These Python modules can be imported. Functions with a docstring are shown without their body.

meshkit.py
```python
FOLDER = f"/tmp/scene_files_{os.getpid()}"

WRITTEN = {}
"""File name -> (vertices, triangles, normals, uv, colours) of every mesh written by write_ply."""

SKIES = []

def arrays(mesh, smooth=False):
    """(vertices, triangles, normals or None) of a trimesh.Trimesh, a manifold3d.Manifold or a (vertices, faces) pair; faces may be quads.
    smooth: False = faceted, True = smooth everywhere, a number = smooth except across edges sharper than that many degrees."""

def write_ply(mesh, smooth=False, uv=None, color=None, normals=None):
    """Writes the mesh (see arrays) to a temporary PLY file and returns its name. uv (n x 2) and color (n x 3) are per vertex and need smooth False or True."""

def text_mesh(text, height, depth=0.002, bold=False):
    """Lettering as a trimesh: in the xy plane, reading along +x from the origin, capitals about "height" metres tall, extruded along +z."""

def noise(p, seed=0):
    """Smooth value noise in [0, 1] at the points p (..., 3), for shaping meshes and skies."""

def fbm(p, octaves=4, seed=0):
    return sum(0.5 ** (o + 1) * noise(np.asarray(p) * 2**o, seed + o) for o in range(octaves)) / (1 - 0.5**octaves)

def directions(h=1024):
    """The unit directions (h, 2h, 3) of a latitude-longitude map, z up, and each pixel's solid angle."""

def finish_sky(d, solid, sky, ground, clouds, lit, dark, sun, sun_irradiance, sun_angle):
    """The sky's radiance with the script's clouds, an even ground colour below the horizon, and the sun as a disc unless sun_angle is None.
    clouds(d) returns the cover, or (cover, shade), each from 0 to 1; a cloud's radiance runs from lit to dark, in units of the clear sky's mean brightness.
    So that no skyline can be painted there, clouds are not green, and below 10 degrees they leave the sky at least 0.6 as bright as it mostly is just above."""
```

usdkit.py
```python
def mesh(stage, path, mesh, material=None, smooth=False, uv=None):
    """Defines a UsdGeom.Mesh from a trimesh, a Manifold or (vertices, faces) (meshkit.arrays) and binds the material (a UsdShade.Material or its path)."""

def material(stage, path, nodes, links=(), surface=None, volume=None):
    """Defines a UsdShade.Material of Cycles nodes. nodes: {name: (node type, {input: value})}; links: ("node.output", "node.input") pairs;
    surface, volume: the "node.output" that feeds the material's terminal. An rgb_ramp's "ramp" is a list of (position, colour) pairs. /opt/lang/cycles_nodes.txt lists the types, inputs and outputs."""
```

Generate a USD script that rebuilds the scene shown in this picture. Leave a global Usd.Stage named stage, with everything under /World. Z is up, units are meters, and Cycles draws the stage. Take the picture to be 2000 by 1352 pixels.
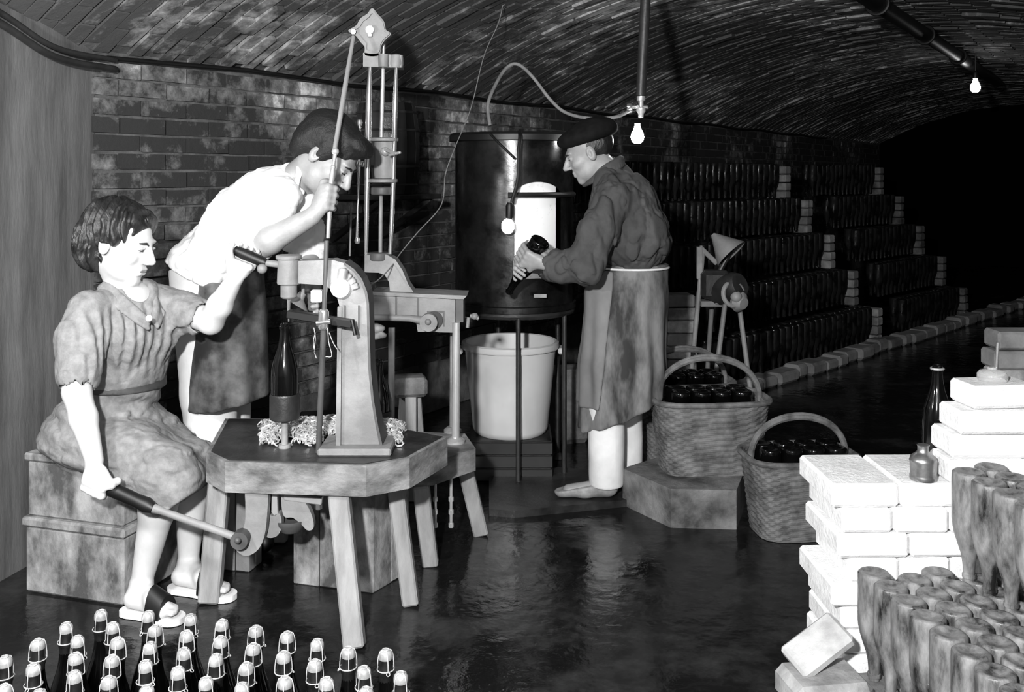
import math, random
import numpy as np, scipy.sparse, trimesh, usdkit, meshkit
from shapely.geometry import Polygon
from pxr import Usd, UsdGeom, UsdLux, UsdShade, Gf, Sdf
stage = Usd.Stage.CreateInMemory()
UsdGeom.Xform.Define(stage, '/World')
UsdGeom.Scope.Define(stage, '/World/Looks')
# ---------------------------------------------------------------- camera, light, exposure
EYE, F, HZ = 1.45, 1900.0, 340.0          # eye height (m), focal length (px of a 2000 px frame), horizon row
cam = UsdGeom.Camera.Define(stage, '/World/camera')
cam.AddTranslateOp().Set((0, 0, EYE)); cam.AddRotateXYZOp().Set((90, 0, 0))
cam.CreateHorizontalApertureAttr(36.0); cam.CreateVerticalApertureAttr(36.0*1352/2000)
cam.CreateFocalLengthAttr(36.0*F/2000)
cam.CreateVerticalApertureOffsetAttr(-(676-HZ)/2000*36.0)
cam.CreateClippingRangeAttr((0.05, 200))
cam.CreateExposureAttr(0.0)
dome = UsdLux.DomeLight.Define(stage, '/World/sky'); dome.CreateIntensityAttr(0.0); dome.CreateColorAttr((0, 0, 0))
flash = UsdLux.SphereLight.Define(stage, '/World/flash_lamp')           # the photographer's flash, up and to the left of the lens
flash.CreateRadiusAttr(0.06); flash.AddTranslateOp().Set((-0.42, -0.05, 1.85)); flash.CreateIntensityAttr(6200.0); flash.CreateColorAttr((1, 1, 1))
fill = UsdLux.SphereLight.Define(stage, '/World/cellar_lamp')           # a bare cellar bulb just outside the frame at left
fill.CreateRadiusAttr(0.05); fill.AddTranslateOp().Set((-1.4, 1.9, 1.62)); fill.CreateIntensityAttr(900.0)

def P(u, v, y): return np.array([(u-1000)/F*y, y, EYE-(v-HZ)/F*y])      # the point at depth y seen in pixel u, v
def G(u, v, z=0.0): return P(u, v, (EYE-z)*F/(v-HZ))                    # the point of height z seen there
V = lambda *a: np.array(a, float)
def unit(v): v = np.asarray(v, float); return v/np.linalg.norm(v)
# ---------------------------------------------------------------- prims
used = {}
def numbered(parent, name):
    k = (str(parent), name); n = used.get(k, 0); used[k] = n+1
    return name if n == 0 else '%s_%03d' % (name, n)
def tag(p, label=None, cat=None, group=None, kind=None):
    for k, v in (('label', label), ('category', cat), ('group', group), ('kind', kind)):
        if v: p.SetCustomDataByKey(k, v)
    return p
def thing(name, label, cat, loc=(0, 0, 0), rot=(0, 0, 0), group=None):
    x = UsdGeom.Xform.Define(stage, '/World/'+numbered('/World', name))
    x.AddTranslateOp().Set(tuple(map(float, loc))); x.AddRotateXYZOp().Set(tuple(map(float, rot)))
    return tag(x.GetPrim(), label, cat, group)
def obj(name, mesh, mat, parent=None, smooth=False, label=None):
    pp = '/World' if parent is None else str(parent.GetPath())
    if isinstance(mesh, MB): mesh = mesh.mesh()
    if parent is not None:
        t = parent.GetAttribute('xformOp:translate')
        off, q = None, parent
        while q and q.GetPath() != Sdf.Path('/World'):
            t = q.GetAttribute('xformOp:translate')
            if t and q.GetCustomDataByKey('local') is None:
                off = np.array(t.Get(), float); break
            q = q.GetParent()
        if off is not None and np.abs(off).sum() > 0:
            mesh = mesh.copy(); mesh.apply_translation(-off)
    m = usdkit.mesh(stage, pp+'/'+numbered(pp, name), mesh, mat, smooth).GetPrim()
    if label: m.SetCustomDataByKey('label', label)
    return m
def copy(root, loc, rot=(0, 0, 0), label=None, group=None):
    d = root.GetCustomData(); base = root.GetName()
    x = UsdGeom.Xform.Define(stage, '/World/'+numbered('/World', base))
    p = x.GetPrim(); p.GetReferences().AddInternalReference(root.GetPath())
    p.GetAttribute('xformOp:translate').Set(Gf.Vec3d(*map(float, loc)))
    p.GetAttribute('xformOp:rotateXYZ').Set(Gf.Vec3f(*map(float, rot)))
    p.SetInstanceable(True)
    return tag(p, label or d['label'], d['category'], group or d.get('group'))
# ---------------------------------------------------------------- shapes
def frame(d):
    d = unit(d); a = np.array([0, 0, 1.0]) if abs(d[2]) < .9 else np.array([1.0, 0, 0])
    x = unit(np.cross(a, d)); return x, np.cross(d, x), d
class MB:
    def __init__(s): s.m = []
    def mesh(s): return trimesh.util.concatenate(s.m)
    def add(s, m): s.m.append(m); return s
    def box(s, c, size, ax=None, bev=0.004, rz=0):
        a = np.array(size, float)/2; b = min(bev, a.min()*.45)
        pts = [(sx*(a[0]-(b if k != 0 else 0)), sy*(a[1]-(b if k != 1 else 0)), sz*(a[2]-(b if k != 2 else 0))) for sx in (-1, 1) for sy in (-1, 1) for sz in (-1, 1) for k in range(3)]
        m = trimesh.convex.convex_hull(np.array(pts))
        if ax is not None: m.vertices = m.vertices @ np.array(ax)
        elif rz: m.apply_transform(trimesh.transformations.rotation_matrix(rz, [0, 0, 1]))
        m.apply_translation(c); return s.add(m)
    def tube(s, pts, r, n=10, cap=True):
        pts = np.array(pts, float); N = len(pts); r = np.broadcast_to(r, N)
        t = np.gradient(pts, axis=0); t /= np.maximum(np.linalg.norm(t, axis=1, keepdims=True), 1e-9)
        x, y, _ = frame(t[0]); rings = []
        ang = np.arange(n)/n*2*math.pi
        for i in range(N):
            x = unit(x-t[i]*(x@t[i])); y = np.cross(t[i], x)
            rings.append(pts[i]+r[i]*(np.cos(ang)[:, None]*x+np.sin(ang)[:, None]*y))
        v = np.vstack(rings+[pts[:1], pts[-1:]]); f = []
        for i in range(N-1):
            for j in range(n):
                a, b = i*n+j, i*n+(j+1) % n
                f += [(a, b, b+n), (a, b+n, a+n)]
        if cap:
            for j in range(n): f += [(N*n, (j+1) % n, j), (N*n+1, (N-1)*n+j, (N-1)*n+(j+1) % n)]
        return s.add(trimesh.Trimesh(v, f, process=False))
    def rod(s, a, b, r, n=12, r2=None): return s.tube([a, b], [r, r if r2 is None else r2], n)
    def bar(s, a, b, w, h, up=(0, 0, 1), bev=.003):
        a, b = np.array(a, float), np.array(b, float); d = unit(b-a); x = unit(np.cross(up, d)); y = np.cross(d, x)
        return s.box((a+b)/2, (np.linalg.norm(b-a), w, h), ax=[d, x, y], bev=bev)
    def lathe(s, prof, c=(0, 0, 0), n=24, axis=(0, 0, 1)):
        prof = np.array(prof, float); ang = np.arange(n)/n*2*math.pi; x, y, d = frame(axis)
        if tuple(axis) == (0, 0, 1): x, y = V(1, 0, 0), V(0, 1, 0)
        v = [np.array(c)+r*(np.cos(ang)[:, None]*x+np.sin(ang)[:, None]*y)+h*d for r, h in prof]
        N = len(prof); v = np.vstack(v); f = []
        for i in range(N-1):
            for j in range(n):
                a, b = i*n+j, i*n+(j+1) % n; f += [(a, b, b+n), (a, b+n, a+n)]
        m = trimesh.Trimesh(v, f, process=False); m.merge_vertices(); m.update_faces(m.nondegenerate_faces()); return s.add(m)
    def prism(s, poly, z0, z1, ax=None, o=(0, 0, 0), holes=None):
        m = trimesh.creation.extrude_polygon(Polygon(poly, holes), z1-z0, engine='earcut'); m.apply_translation((0, 0, z0))
        if ax is not None:
            m.vertices = m.vertices @ np.array(ax)
            if np.linalg.det(np.array(ax)) < 0: m.invert()
        m.apply_translation(o); return s.add(m)
    def ball(s, c, r, sub=2, scale=None):
        m = trimesh.creation.icosphere(sub, 1.0); m.vertices = m.vertices*np.array(scale if scale is not None else (r, r, r)); m.apply_translation(c); return s.add(m)
    def torus(s, c, R, r, axis=(0, 0, 1), n=24, k=8):
        x, y, d = frame(axis); a = np.linspace(0, 2*math.pi, n, endpoint=False); b = np.linspace(0, 2*math.pi, k, endpoint=False)
        v = []
        for t in a:
            e = np.cos(t)*x+np.sin(t)*y
            v += [np.array(c)+(R+r*math.cos(q))*e+r*math.sin(q)*d for q in b]
        f = [(i*k+j, ((i+1) % n)*k+j, ((i+1) % n)*k+(j+1) % k, i*k+(j+1) % k) for i in range(n) for j in range(k)]
        f = np.array(f); return s.add(trimesh.Trimesh(v, np.vstack([f[:, [0, 1, 2]], f[:, [0, 2, 3]]]), process=False))
ORD = 'first second third fourth fifth sixth seventh eighth ninth tenth eleventh twelfth thirteenth fourteenth fifteenth sixteenth seventeenth eighteenth nineteenth twentieth'.split()
def nth(i): return ORD[i] if i < 20 else ('twenty-'+ORD[i-20] if i < 29 else 'thirtieth' if i == 29 else 'thirty-'+ORD[i-30])
def one(fn, *a, **k): b = MB(); getattr(b, fn)(*a, **k); return b.mesh()
# profile traced in the vertical plane at depth y, built with its real thickness th behind that plane
def slab_px(pix, y, th, holes=None):
    pts = [P(u, v, y) for u, v in pix]; b = MB()
    hs = [[(P(u, v, y)[0], P(u, v, y)[2]) for u, v in h] for h in holes] if holes else None
    b.prism([(p[0], p[2]) for p in pts], 0, th, ax=[(1, 0, 0), (0, 0, 1), (0, 1, 0)], o=(0, y, 0), holes=hs); return b.mesh()
def bez(p, n=24):
    p = np.array(p, float); q = np.vstack([2*p[0]-p[1], p, 2*p[-1]-p[-2]]); out = []
    for i in range(1, len(q)-2):
        for t in np.linspace(0, 1, max(2, n//(len(p)-1)), endpoint=False):
            out.append(.5*((2*q[i])+(q[i+1]-q[i-1])*t+(2*q[i-1]-5*q[i]+4*q[i+1]-q[i+2])*t*t+(3*q[i]-q[i-1]-3*q[i+1]+q[i+2])*t**3))
    return np.array(out+[p[-1]])
def soft(pix, n=60):                                        # closed spline through traced points
    p = np.array(pix, float); k = len(p); q = bez(np.vstack([p, p, p[:1]]), 2*n); m = len(q)//2; return [tuple(a) for a in q[m//2:m//2+m]]
# ---------------------------------------------------------------- implicit bodies
class Field:
    def __init__(s, lo, hi, h):
        s.lo, s.h = np.array(lo, float), h; n = np.ceil((np.array(hi)-s.lo)/h).astype(int)+1
        s.n = n; s.D = np.full(n, .2, np.float32); s.ax = [s.lo[k]+h*np.arange(n[k]) for k in range(3)]
    def sub(s, lo, hi):
        a = np.clip(np.floor((np.array(lo)-s.lo)/s.h).astype(int), 0, s.n); b = np.clip(np.ceil((np.array(hi)-s.lo)/s.h).astype(int)+1, 0, s.n)
        sl = tuple(slice(i, j) for i, j in zip(a, b))
        X = s.ax[0][sl[0]][:, None, None]; Y = s.ax[1][sl[1]][None, :, None]; Z = s.ax[2][sl[2]][None, None, :]
        return sl, X, Y, Z
    def put(s, sl, d, k, cut):
        A = s.D[sl]
        if A.size == 0: return
        if cut: A = -A
        h = np.clip(.5+.5*(d-A)/k, 0, 1); r = d*(1-h)+A*h-k*h*(1-h)
        s.D[sl] = -r if cut else r
    def seg(s, a, b, ra, rb=None, k=.012, cut=False):
        a, b = np.array(a, float), np.array(b, float); rb = ra if rb is None else rb; R = max(ra, rb)+k+3*s.h
        sl, X, Y, Z = s.sub(np.minimum(a, b)-R, np.maximum(a, b)+R); ba = b-a
        t = np.clip(((X-a[0])*ba[0]+(Y-a[1])*ba[1]+(Z-a[2])*ba[2])/max(ba@ba, 1e-9), 0, 1)
        d = np.sqrt((X-a[0]-t*ba[0])**2+(Y-a[1]-t*ba[1])**2+(Z-a[2]-t*ba[2])**2)-(ra+(rb-ra)*t)
        s.put(sl, d, k, cut); return s
    def chain(s, pts, rs, k=.012):
        for i in range(len(pts)-1): s.seg(pts[i], pts[i+1], rs[i], rs[i+1], k)
        return s
    def ell(s, c, r, ax=None, k=.012, cut=False):
        c, r = np.array(c, float), np.array(r, float); ax = np.eye(3) if ax is None else np.array(ax); R = np.abs(ax.T*r).sum(1)*1.0+k+3*s.h
        sl, X, Y, Z = s.sub(c-R, c+R); q, g = 0, 0
        for i in range(3):
            w = ((X-c[0])*ax[i][0]+(Y-c[1])*ax[i][1]+(Z-c[2])*ax[i][2])/r[i]; q = q+w*w; g = g+(w/r[i])**2
        q = np.sqrt(q); d = q*(q-1)/np.maximum(np.sqrt(g), 1e-6)
        s.put(sl, d, k, cut); return s
    def loft(s, pts, lat, wid, dep, k=.02):
        pts = np.array(pts, float)
        for i in range(len(pts)-1):
            a, b = pts[i], pts[i+1]; ba = b-a; L = np.linalg.norm(ba); d0 = ba/L
            l = np.array(lat[i] if np.ndim(lat) == 2 else lat, float); l = unit(l-d0*(l@d0)); f = np.cross(d0, l)
            R = max(wid[i], wid[i+1], dep[i], dep[i+1])+k+3*s.h
            sl, X, Y, Z = s.sub(np.minimum(a, b)-R, np.maximum(a, b)+R)
            t = np.clip(((X-a[0])*ba[0]+(Y-a[1])*ba[1]+(Z-a[2])*ba[2])/(L*L), 0, 1)
            dx, dy, dz = X-a[0]-t*ba[0], Y-a[1]-t*ba[1], Z-a[2]-t*ba[2]
            w = wid[i]+(wid[i+1]-wid[i])*t; e = dep[i]+(dep[i+1]-dep[i])*t; m = np.minimum(w, e)
            q = np.sqrt(((dx*l[0]+dy*l[1]+dz*l[2])/w)**2+((dx*f[0]+dy*f[1]+dz*f[2])/e)**2+((dx*d0[0]+dy*d0[1]+dz*d0[2])/m)**2)
            s.put(sl, (q-1)*m, k, False)
        return s
    def plane(s, p, n, k=.006):                          # keeps the side the normal points away from
        n = unit(n); X, Y, Z = s.ax[0][:, None, None], s.ax[1][None, :, None], s.ax[2][None, None, :]
        d = ((X-p[0])*n[0]+(Y-p[1])*n[1]+(Z-p[2])*n[2]).astype(np.float32)
        h = np.clip(.5+.5*(d-s.D)/k, 0, 1); s.D = (s.D*(1-h)+d*h+k*h*(1-h)).astype(np.float32); return s
    def disp(s, fn, band=.03):
        i = np.nonzero(np.abs(s.D) < band); p = np.stack([s.ax[k][i[k]] for k in range(3)], 1)
        s.D[i] -= fn(p).astype(np.float32); return s
    def minus(s, o, off=0.0):                            # same grid
        s.D = np.maximum(s.D, -(o.D-off)); return s
    def mesh(s, smooth=1):
        D = s.D; D[0] = D[-1] = .1; D[:, 0] = D[:, -1] = .1; D[:, :, 0] = D[:, :, -1] = .1
        I = D < 0; nx, ny, nz = D.shape; c = np.zeros((nx-1, ny-1, nz-1), np.uint8)
        for a, b, e in np.ndindex(2, 2, 2): c += I[a:nx-1+a, b:ny-1+b, e:nz-1+e]
        act = np.argwhere((c > 0) & (c < 8)); idx = np.full(c.shape, -1, np.int64); idx[tuple(act.T)] = np.arange(len(act))
        S = np.zeros((len(act), 3)); N = np.zeros(len(act)); cor = list(np.ndindex(2, 2, 2))
        val = {q: D[tuple((act+q).T)] for q in cor}
        for q in cor:
            for k in range(3):
                if q[k] == 0:
                    w = list(q); w[k] = 1; a, b = val[q], val[tuple(w)]; m = (a < 0) != (b < 0)
                    t = np.where(m, a/np.where(m, a-b, 1), 0); pt = np.tile(np.array(q, float), (len(act), 1)); pt[:, k] = t
                    S[m] += pt[m]; N[m] += 1
        v = s.lo+s.h*(act+S/N[:, None]); faces = []
        for k in range(3):
            o1, o2 = (k+1) % 3, (k+2) % 3
            lo_ = [slice(None)]*3; hi_ = [slice(None)]*3; lo_[k] = slice(0, -1); hi_[k] = slice(1, None)
            E = np.argwhere(I[tuple(lo_)] != I[tuple(hi_)])
            E = E[(E[:, o1] > 0) & (E[:, o2] > 0) & (E[:, o1] < D.shape[o1]-1) & (E[:, o2] < D.shape[o2]-1)]
            def cell(a, b):
                q = E.copy(); q[:, o1] -= a; q[:, o2] -= b; return idx[tuple(q.T)]
            quad = np.stack([cell(1, 1), cell(0, 1), cell(0, 0), cell(1, 0)], 1)
            flip = ~I[tuple(E.T)]; quad[flip] = quad[flip][:, ::-1]; faces.append(quad)
        q = np.vstack(faces); m = trimesh.Trimesh(v, np.vstack([q[:, [0, 1, 2]], q[:, [0, 2, 3]]]), process=False)
        f = m.faces; e = np.vstack([q[:, [0, 1]], q[:, [1, 2]], q[:, [2, 3]], q[:, [3, 0]]]); e = np.vstack([e, e[:, ::-1]]); n = len(v)
        W = scipy.sparse.csr_matrix((np.ones(len(e)), (e[:, 0], e[:, 1])), (n, n)); W.data[:] = 1; deg = np.maximum(np.asarray(W.sum(1)).ravel(), 1)[:, None]
        for w in (.5, -.52)*(2*smooth):
            v = v+w*(W@v/deg-v)
        m.vertices = v; return m
# ---------------------------------------------------------------- materials (the photograph is black and white, so every colour is a grey)
def mat(name, lo, hi=None, rough=.6, scale=8, detail=5, metal=0, bump=0, bscale=None, spec=.5, stretch=None, world=True, p0=.35, p1=.65, coat=0, rvar=None):
    hi = lo if hi is None else hi
    n = {'g': ('geometry', {}) if world else ('texture_coordinate', {}), 'm': ('mapping', {'scale': stretch or (1, 1, 1)}),
         'n': ('noise_texture', {'scale': scale, 'detail': detail, 'roughness': .62}),
         'r': ('rgb_ramp', {'ramp': [(0, (lo,)*3), (p0, (lo,)*3), (p1, (hi,)*3), (1, (hi,)*3)]}),
         'p': ('principled_bsdf', {'roughness': rough, 'metallic': metal, 'specular_ior_level': spec, 'coat_weight': coat})}
    l = [('g.position' if world else 'g.object', 'm.vector'), ('m.vector', 'n.vector'), ('n.fac', 'r.fac'), ('r.color', 'p.base_color')]
    if rvar:
        n['rr'] = ('map_range', {'from_min': .35, 'from_max': .65, 'to_min': rvar[0], 'to_max': rvar[1], 'clamp': True}); l += [('n.fac', 'rr.value'), ('rr.result', 'p.roughness')]
    if bump:
        n['n2'] = ('noise_texture', {'scale': bscale or scale*4, 'detail': 6, 'roughness': .65}); n['b'] = ('bump', {'strength': bump, 'distance': .01})
        l += [('m.vector', 'n2.vector'), ('n2.fac', 'b.height'), ('b.normal', 'p.normal')]
    return usdkit.material(stage, '/World/Looks/'+name, n, l, surface='p.BSDF')
def emis(name, s): return usdkit.material(stage, '/World/Looks/'+name, {'e': ('emission', {'color': (1, 1, 1), 'strength': s})}, surface='e.emission')
M = {}
M['plaster'] = mat('plaster', .065, .14, .9, 4, stretch=(3, 3, .4), bump=.25, bscale=25)
M['mortar'] = mat('mortar', .04, .12, .9, 9, bump=.4)
M['white_brick'] = mat('white_brick', .72, .9, .9, 12, bump=.5, bscale=60)
M['grey_brick'] = mat('grey_brick', .13, .4, .9, 7, bump=.4)
M['dark_brick'] = mat('dark_brick', .1, .3, .9, 6, bump=.4)
M['concrete'] = mat('concrete', .03, .2, .85, 5, bump=.6, bscale=35)
M['kerb'] = mat('kerb', .1, .26, .9, 4, bump=.4)
M['wood'] = mat('wood', .07, .26, .75, 8, stretch=(1, 1, 2), bump=.35, bscale=30)
M['wood_leg'] = mat('wood_leg', .2, .32, .75, 6, stretch=(3, 3, .5), bump=.3, bscale=40)
M['wet_wood'] = mat('wet_wood', .007, .035, .35, 6, bump=.3)
M['box'] = mat('box', .06, .34, .85, 8, detail=7, stretch=(1.3, 1.3, .8), p0=.38, p1=.66, bump=.4, bscale=30)
M['iron'] = mat('iron', .15, .26, .55, 6, bump=.15, bscale=60, spec=.4)
M['iron_edge'] = mat('iron_edge', .05, .09, .55, 6)
M['dark_iron'] = mat('dark_iron', .01, .03, .45, 8, bump=.2)
M['steel'] = mat('steel', .55, .7, .3, 6, metal=.6)
M['chrome'] = mat('chrome', .75, .85, .18, 4, metal=.9)
M['black'] = mat('black', .002, .005, .5, 5)
M['tank'] = mat('tank', .003, .008, .22, 7, bump=.08, bscale=20, rvar=(.15, .4))
M['white'] = mat('white', .8, .86, .7, 6)
M['panel'] = mat('panel', .62, .82, .8, 40, p0=.3, p1=.4)
M['plastic'] = mat('plastic', .5, .58, .35, 3)
M['glass'] = mat('glass', .001, .0025, .06, 4, spec=.6, rvar=(.04, .12))
M['dusty_glass'] = mat('dusty_glass', .012, .27, .4, 16, detail=9, stretch=(1.6, 1.6, .55), bump=.2, bscale=90, p0=.34, p1=.72, rvar=(.15, .7))
M['stack_glass'] = mat('stack_glass', .003, .008, .5, 10, rvar=(.08, .9), spec=.25)
M['cork'] = mat('cork', .26, .42, .35, 60, metal=.3)
M['foil'] = mat('foil', .003, .01, .4, 60)
M['wire'] = mat('wire', .42, .55, .3, 20, metal=.3)
M['rope'] = mat('rope', .16, .24, .8, 20)
M['wicker'] = mat('wicker', .05, .16, .8, 14, bump=.2)
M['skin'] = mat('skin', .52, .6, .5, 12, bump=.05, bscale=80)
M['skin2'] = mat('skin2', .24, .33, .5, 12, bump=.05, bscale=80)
M['hair'] = mat('hair', .006, .024, .35, 40, stretch=(1, 1, .4), bump=.5, bscale=90)
M['black_hair'] = mat('black_hair', .004, .009, .6, 40, bump=.5, bscale=90)
M['lip'] = mat('lip', .3, .34, .5)
M['dress'] = mat('dress', .17, .26, .9, 30, bump=.25, bscale=120, spec=.2)
M['belt'] = mat('belt', .04, .06, .6, 30)
M['shirt'] = mat('shirt', .84, .88, .9, 6, spec=.2)
M['apron'] = mat('apron', .025, .11, .7, 7, spec=.3, p0=.4, p1=.62)
M['jacket'] = mat('jacket', .05, .075, .95, 9, bump=.15, bscale=150, spec=.1)
M['apron_cloth'] = mat('apron_cloth', .035, .2, .9, 4, stretch=(1.6, 1.6, .55), p0=.4, p1=.6, spec=.2)
M['apron_light'] = mat('apron_light', .15, .2, .9, 6, spec=.2)
M['trousers'] = mat('trousers', .6, .75, .9, 6, spec=.2)
M['pale_brick'] = mat('pale_brick', .28, .5, .9, 9, bump=.4)
M['pewter'] = mat('pewter', .25, .4, .35, 30, metal=.85)
M['near_black'] = mat('near_black', .002, .004, 1, 5, spec=0)  # even near-black tone, worn only by the far end wall
M['shoe'] = mat('shoe', .15, .4, .7, 10)
M['beret'] = mat('beret', .005, .01, .95, 20, spec=.1)
M['paper'] = mat('paper', .6, .9, .8, 30)
M['clear'] = usdkit.material(stage, '/World/Looks/clear', {'p': ('principled_bsdf', {'base_color': (.8, .8, .8), 'roughness': .05, 'transmission_weight': .8, 'ior': 1.45})}, surface='p.BSDF')
M['bulb'] = emis('bulb', 60.0); M['bulb_small'] = emis('bulb_small', 11.0); M['bulb_far'] = emis('bulb_far', 30.0)
OFF1, OFF2 = (1, 8, 4), (0, 0, 0)  # OFF2 keeps the vault's pale patches at left, painting in its brighter light
# old brick: sooty tones, brick faces and patches of white salts, placed by noise offset
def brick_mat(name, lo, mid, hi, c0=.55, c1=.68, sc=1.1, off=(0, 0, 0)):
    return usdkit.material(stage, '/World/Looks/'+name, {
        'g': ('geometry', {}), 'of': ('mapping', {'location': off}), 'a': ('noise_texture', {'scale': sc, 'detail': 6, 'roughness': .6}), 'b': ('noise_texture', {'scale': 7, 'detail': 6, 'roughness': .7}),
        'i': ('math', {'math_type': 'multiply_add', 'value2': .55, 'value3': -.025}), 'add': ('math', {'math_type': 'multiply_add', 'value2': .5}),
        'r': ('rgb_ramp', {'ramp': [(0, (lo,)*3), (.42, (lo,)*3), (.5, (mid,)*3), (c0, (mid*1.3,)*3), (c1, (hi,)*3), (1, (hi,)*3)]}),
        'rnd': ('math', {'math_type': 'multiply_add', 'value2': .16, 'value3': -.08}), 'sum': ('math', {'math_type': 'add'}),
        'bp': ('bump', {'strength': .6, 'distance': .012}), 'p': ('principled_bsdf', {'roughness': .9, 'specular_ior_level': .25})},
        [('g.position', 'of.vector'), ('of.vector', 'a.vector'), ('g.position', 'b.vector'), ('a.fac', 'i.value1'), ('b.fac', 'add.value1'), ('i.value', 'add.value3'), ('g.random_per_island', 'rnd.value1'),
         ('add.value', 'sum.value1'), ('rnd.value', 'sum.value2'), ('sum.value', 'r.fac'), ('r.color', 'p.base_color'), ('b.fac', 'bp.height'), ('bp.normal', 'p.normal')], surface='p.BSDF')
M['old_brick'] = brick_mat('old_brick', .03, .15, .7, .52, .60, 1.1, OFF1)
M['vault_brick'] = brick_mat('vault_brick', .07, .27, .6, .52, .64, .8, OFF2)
M['floor'] = usdkit.material(stage, '/World/Looks/floor', {
    'g': ('geometry', {}), 'a': ('noise_texture', {'scale': 3.0, 'detail': 7, 'roughness': .65}), 'b': ('noise_texture', {'scale': 14, 'detail': 5}),
    'r': ('rgb_ramp', {'ramp': [(0, (.004,)*3), (.5, (.007,)*3), (.66, (.025,)*3), (.78, (.05,)*3), (1, (.06,)*3)]}),
    'rr': ('map_range', {'from_min': .4, 'from_max': .66, 'to_min': .07, 'to_max': .36, 'clamp': True}), 'bp': ('bump', {'strength': .35, 'distance': .012}),
    'p': ('principled_bsdf', {'specular_ior_level': .5})},
    [('g.position', 'a.vector'), ('g.position', 'b.vector'), ('a.fac', 'r.fac'), ('r.color', 'p.base_color'), ('a.fac', 'rr.value'), ('rr.result', 'p.roughness'), ('b.fac', 'bp.height'), ('bp.normal', 'p.normal')], surface='p.BSDF')
# ================================================================ the cellar
A0 = V(-1.72, 3.98, 0); DV = unit(V(.541, .841, 0)); NV = V(DV[1], -DV[0], 0)     # foot of the corner, along the back wall, into the room
SPR, RV, SPAN = 1.95, 4.5, 4.4
ZC = SPR-math.sqrt(RV**2-(SPAN/2)**2)
def wp(s, n, z): return A0+DV*s+NV*n+V(0, 0, z)
def zv(n): return ZC+math.sqrt(max(RV**2-(n-SPAN/2)**2, 0))
rng = random.Random(7)
fl = tag(obj('floor', one('box', (2, 7, -.05), (26, 34, .1)), M['floor']), 'wet dark concrete cellar floor', kind='structure')
def structure(name, label):
    x = UsdGeom.Xform.Define(stage, '/World/'+numbered('/World', name)); return tag(x.GetPrim(), label, kind='structure')
AXW = [DV, NV, V(0, 0, 1)]
def wbox(b, s0, s1, n0, n1, z0, z1, bev=.005):
    return b.box(wp((s0+s1)/2, (n0+n1)/2, (z0+z1)/2), (s1-s0, n1-n0, z1-z0), ax=AXW, bev=bev)
def brick8(pts):                                          # a brick from eight corners
    f = [(0, 2, 3, 1), (4, 5, 7, 6), (0, 1, 5, 4), (2, 6, 7, 3), (0, 4, 6, 2), (1, 3, 7, 5)]
    m = trimesh.Trimesh(pts, [t for q in f for t in ((q[0], q[1], q[2]), (q[0], q[2], q[3]))], process=False)
    if m.volume < 0: m.invert()
    return m
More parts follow.
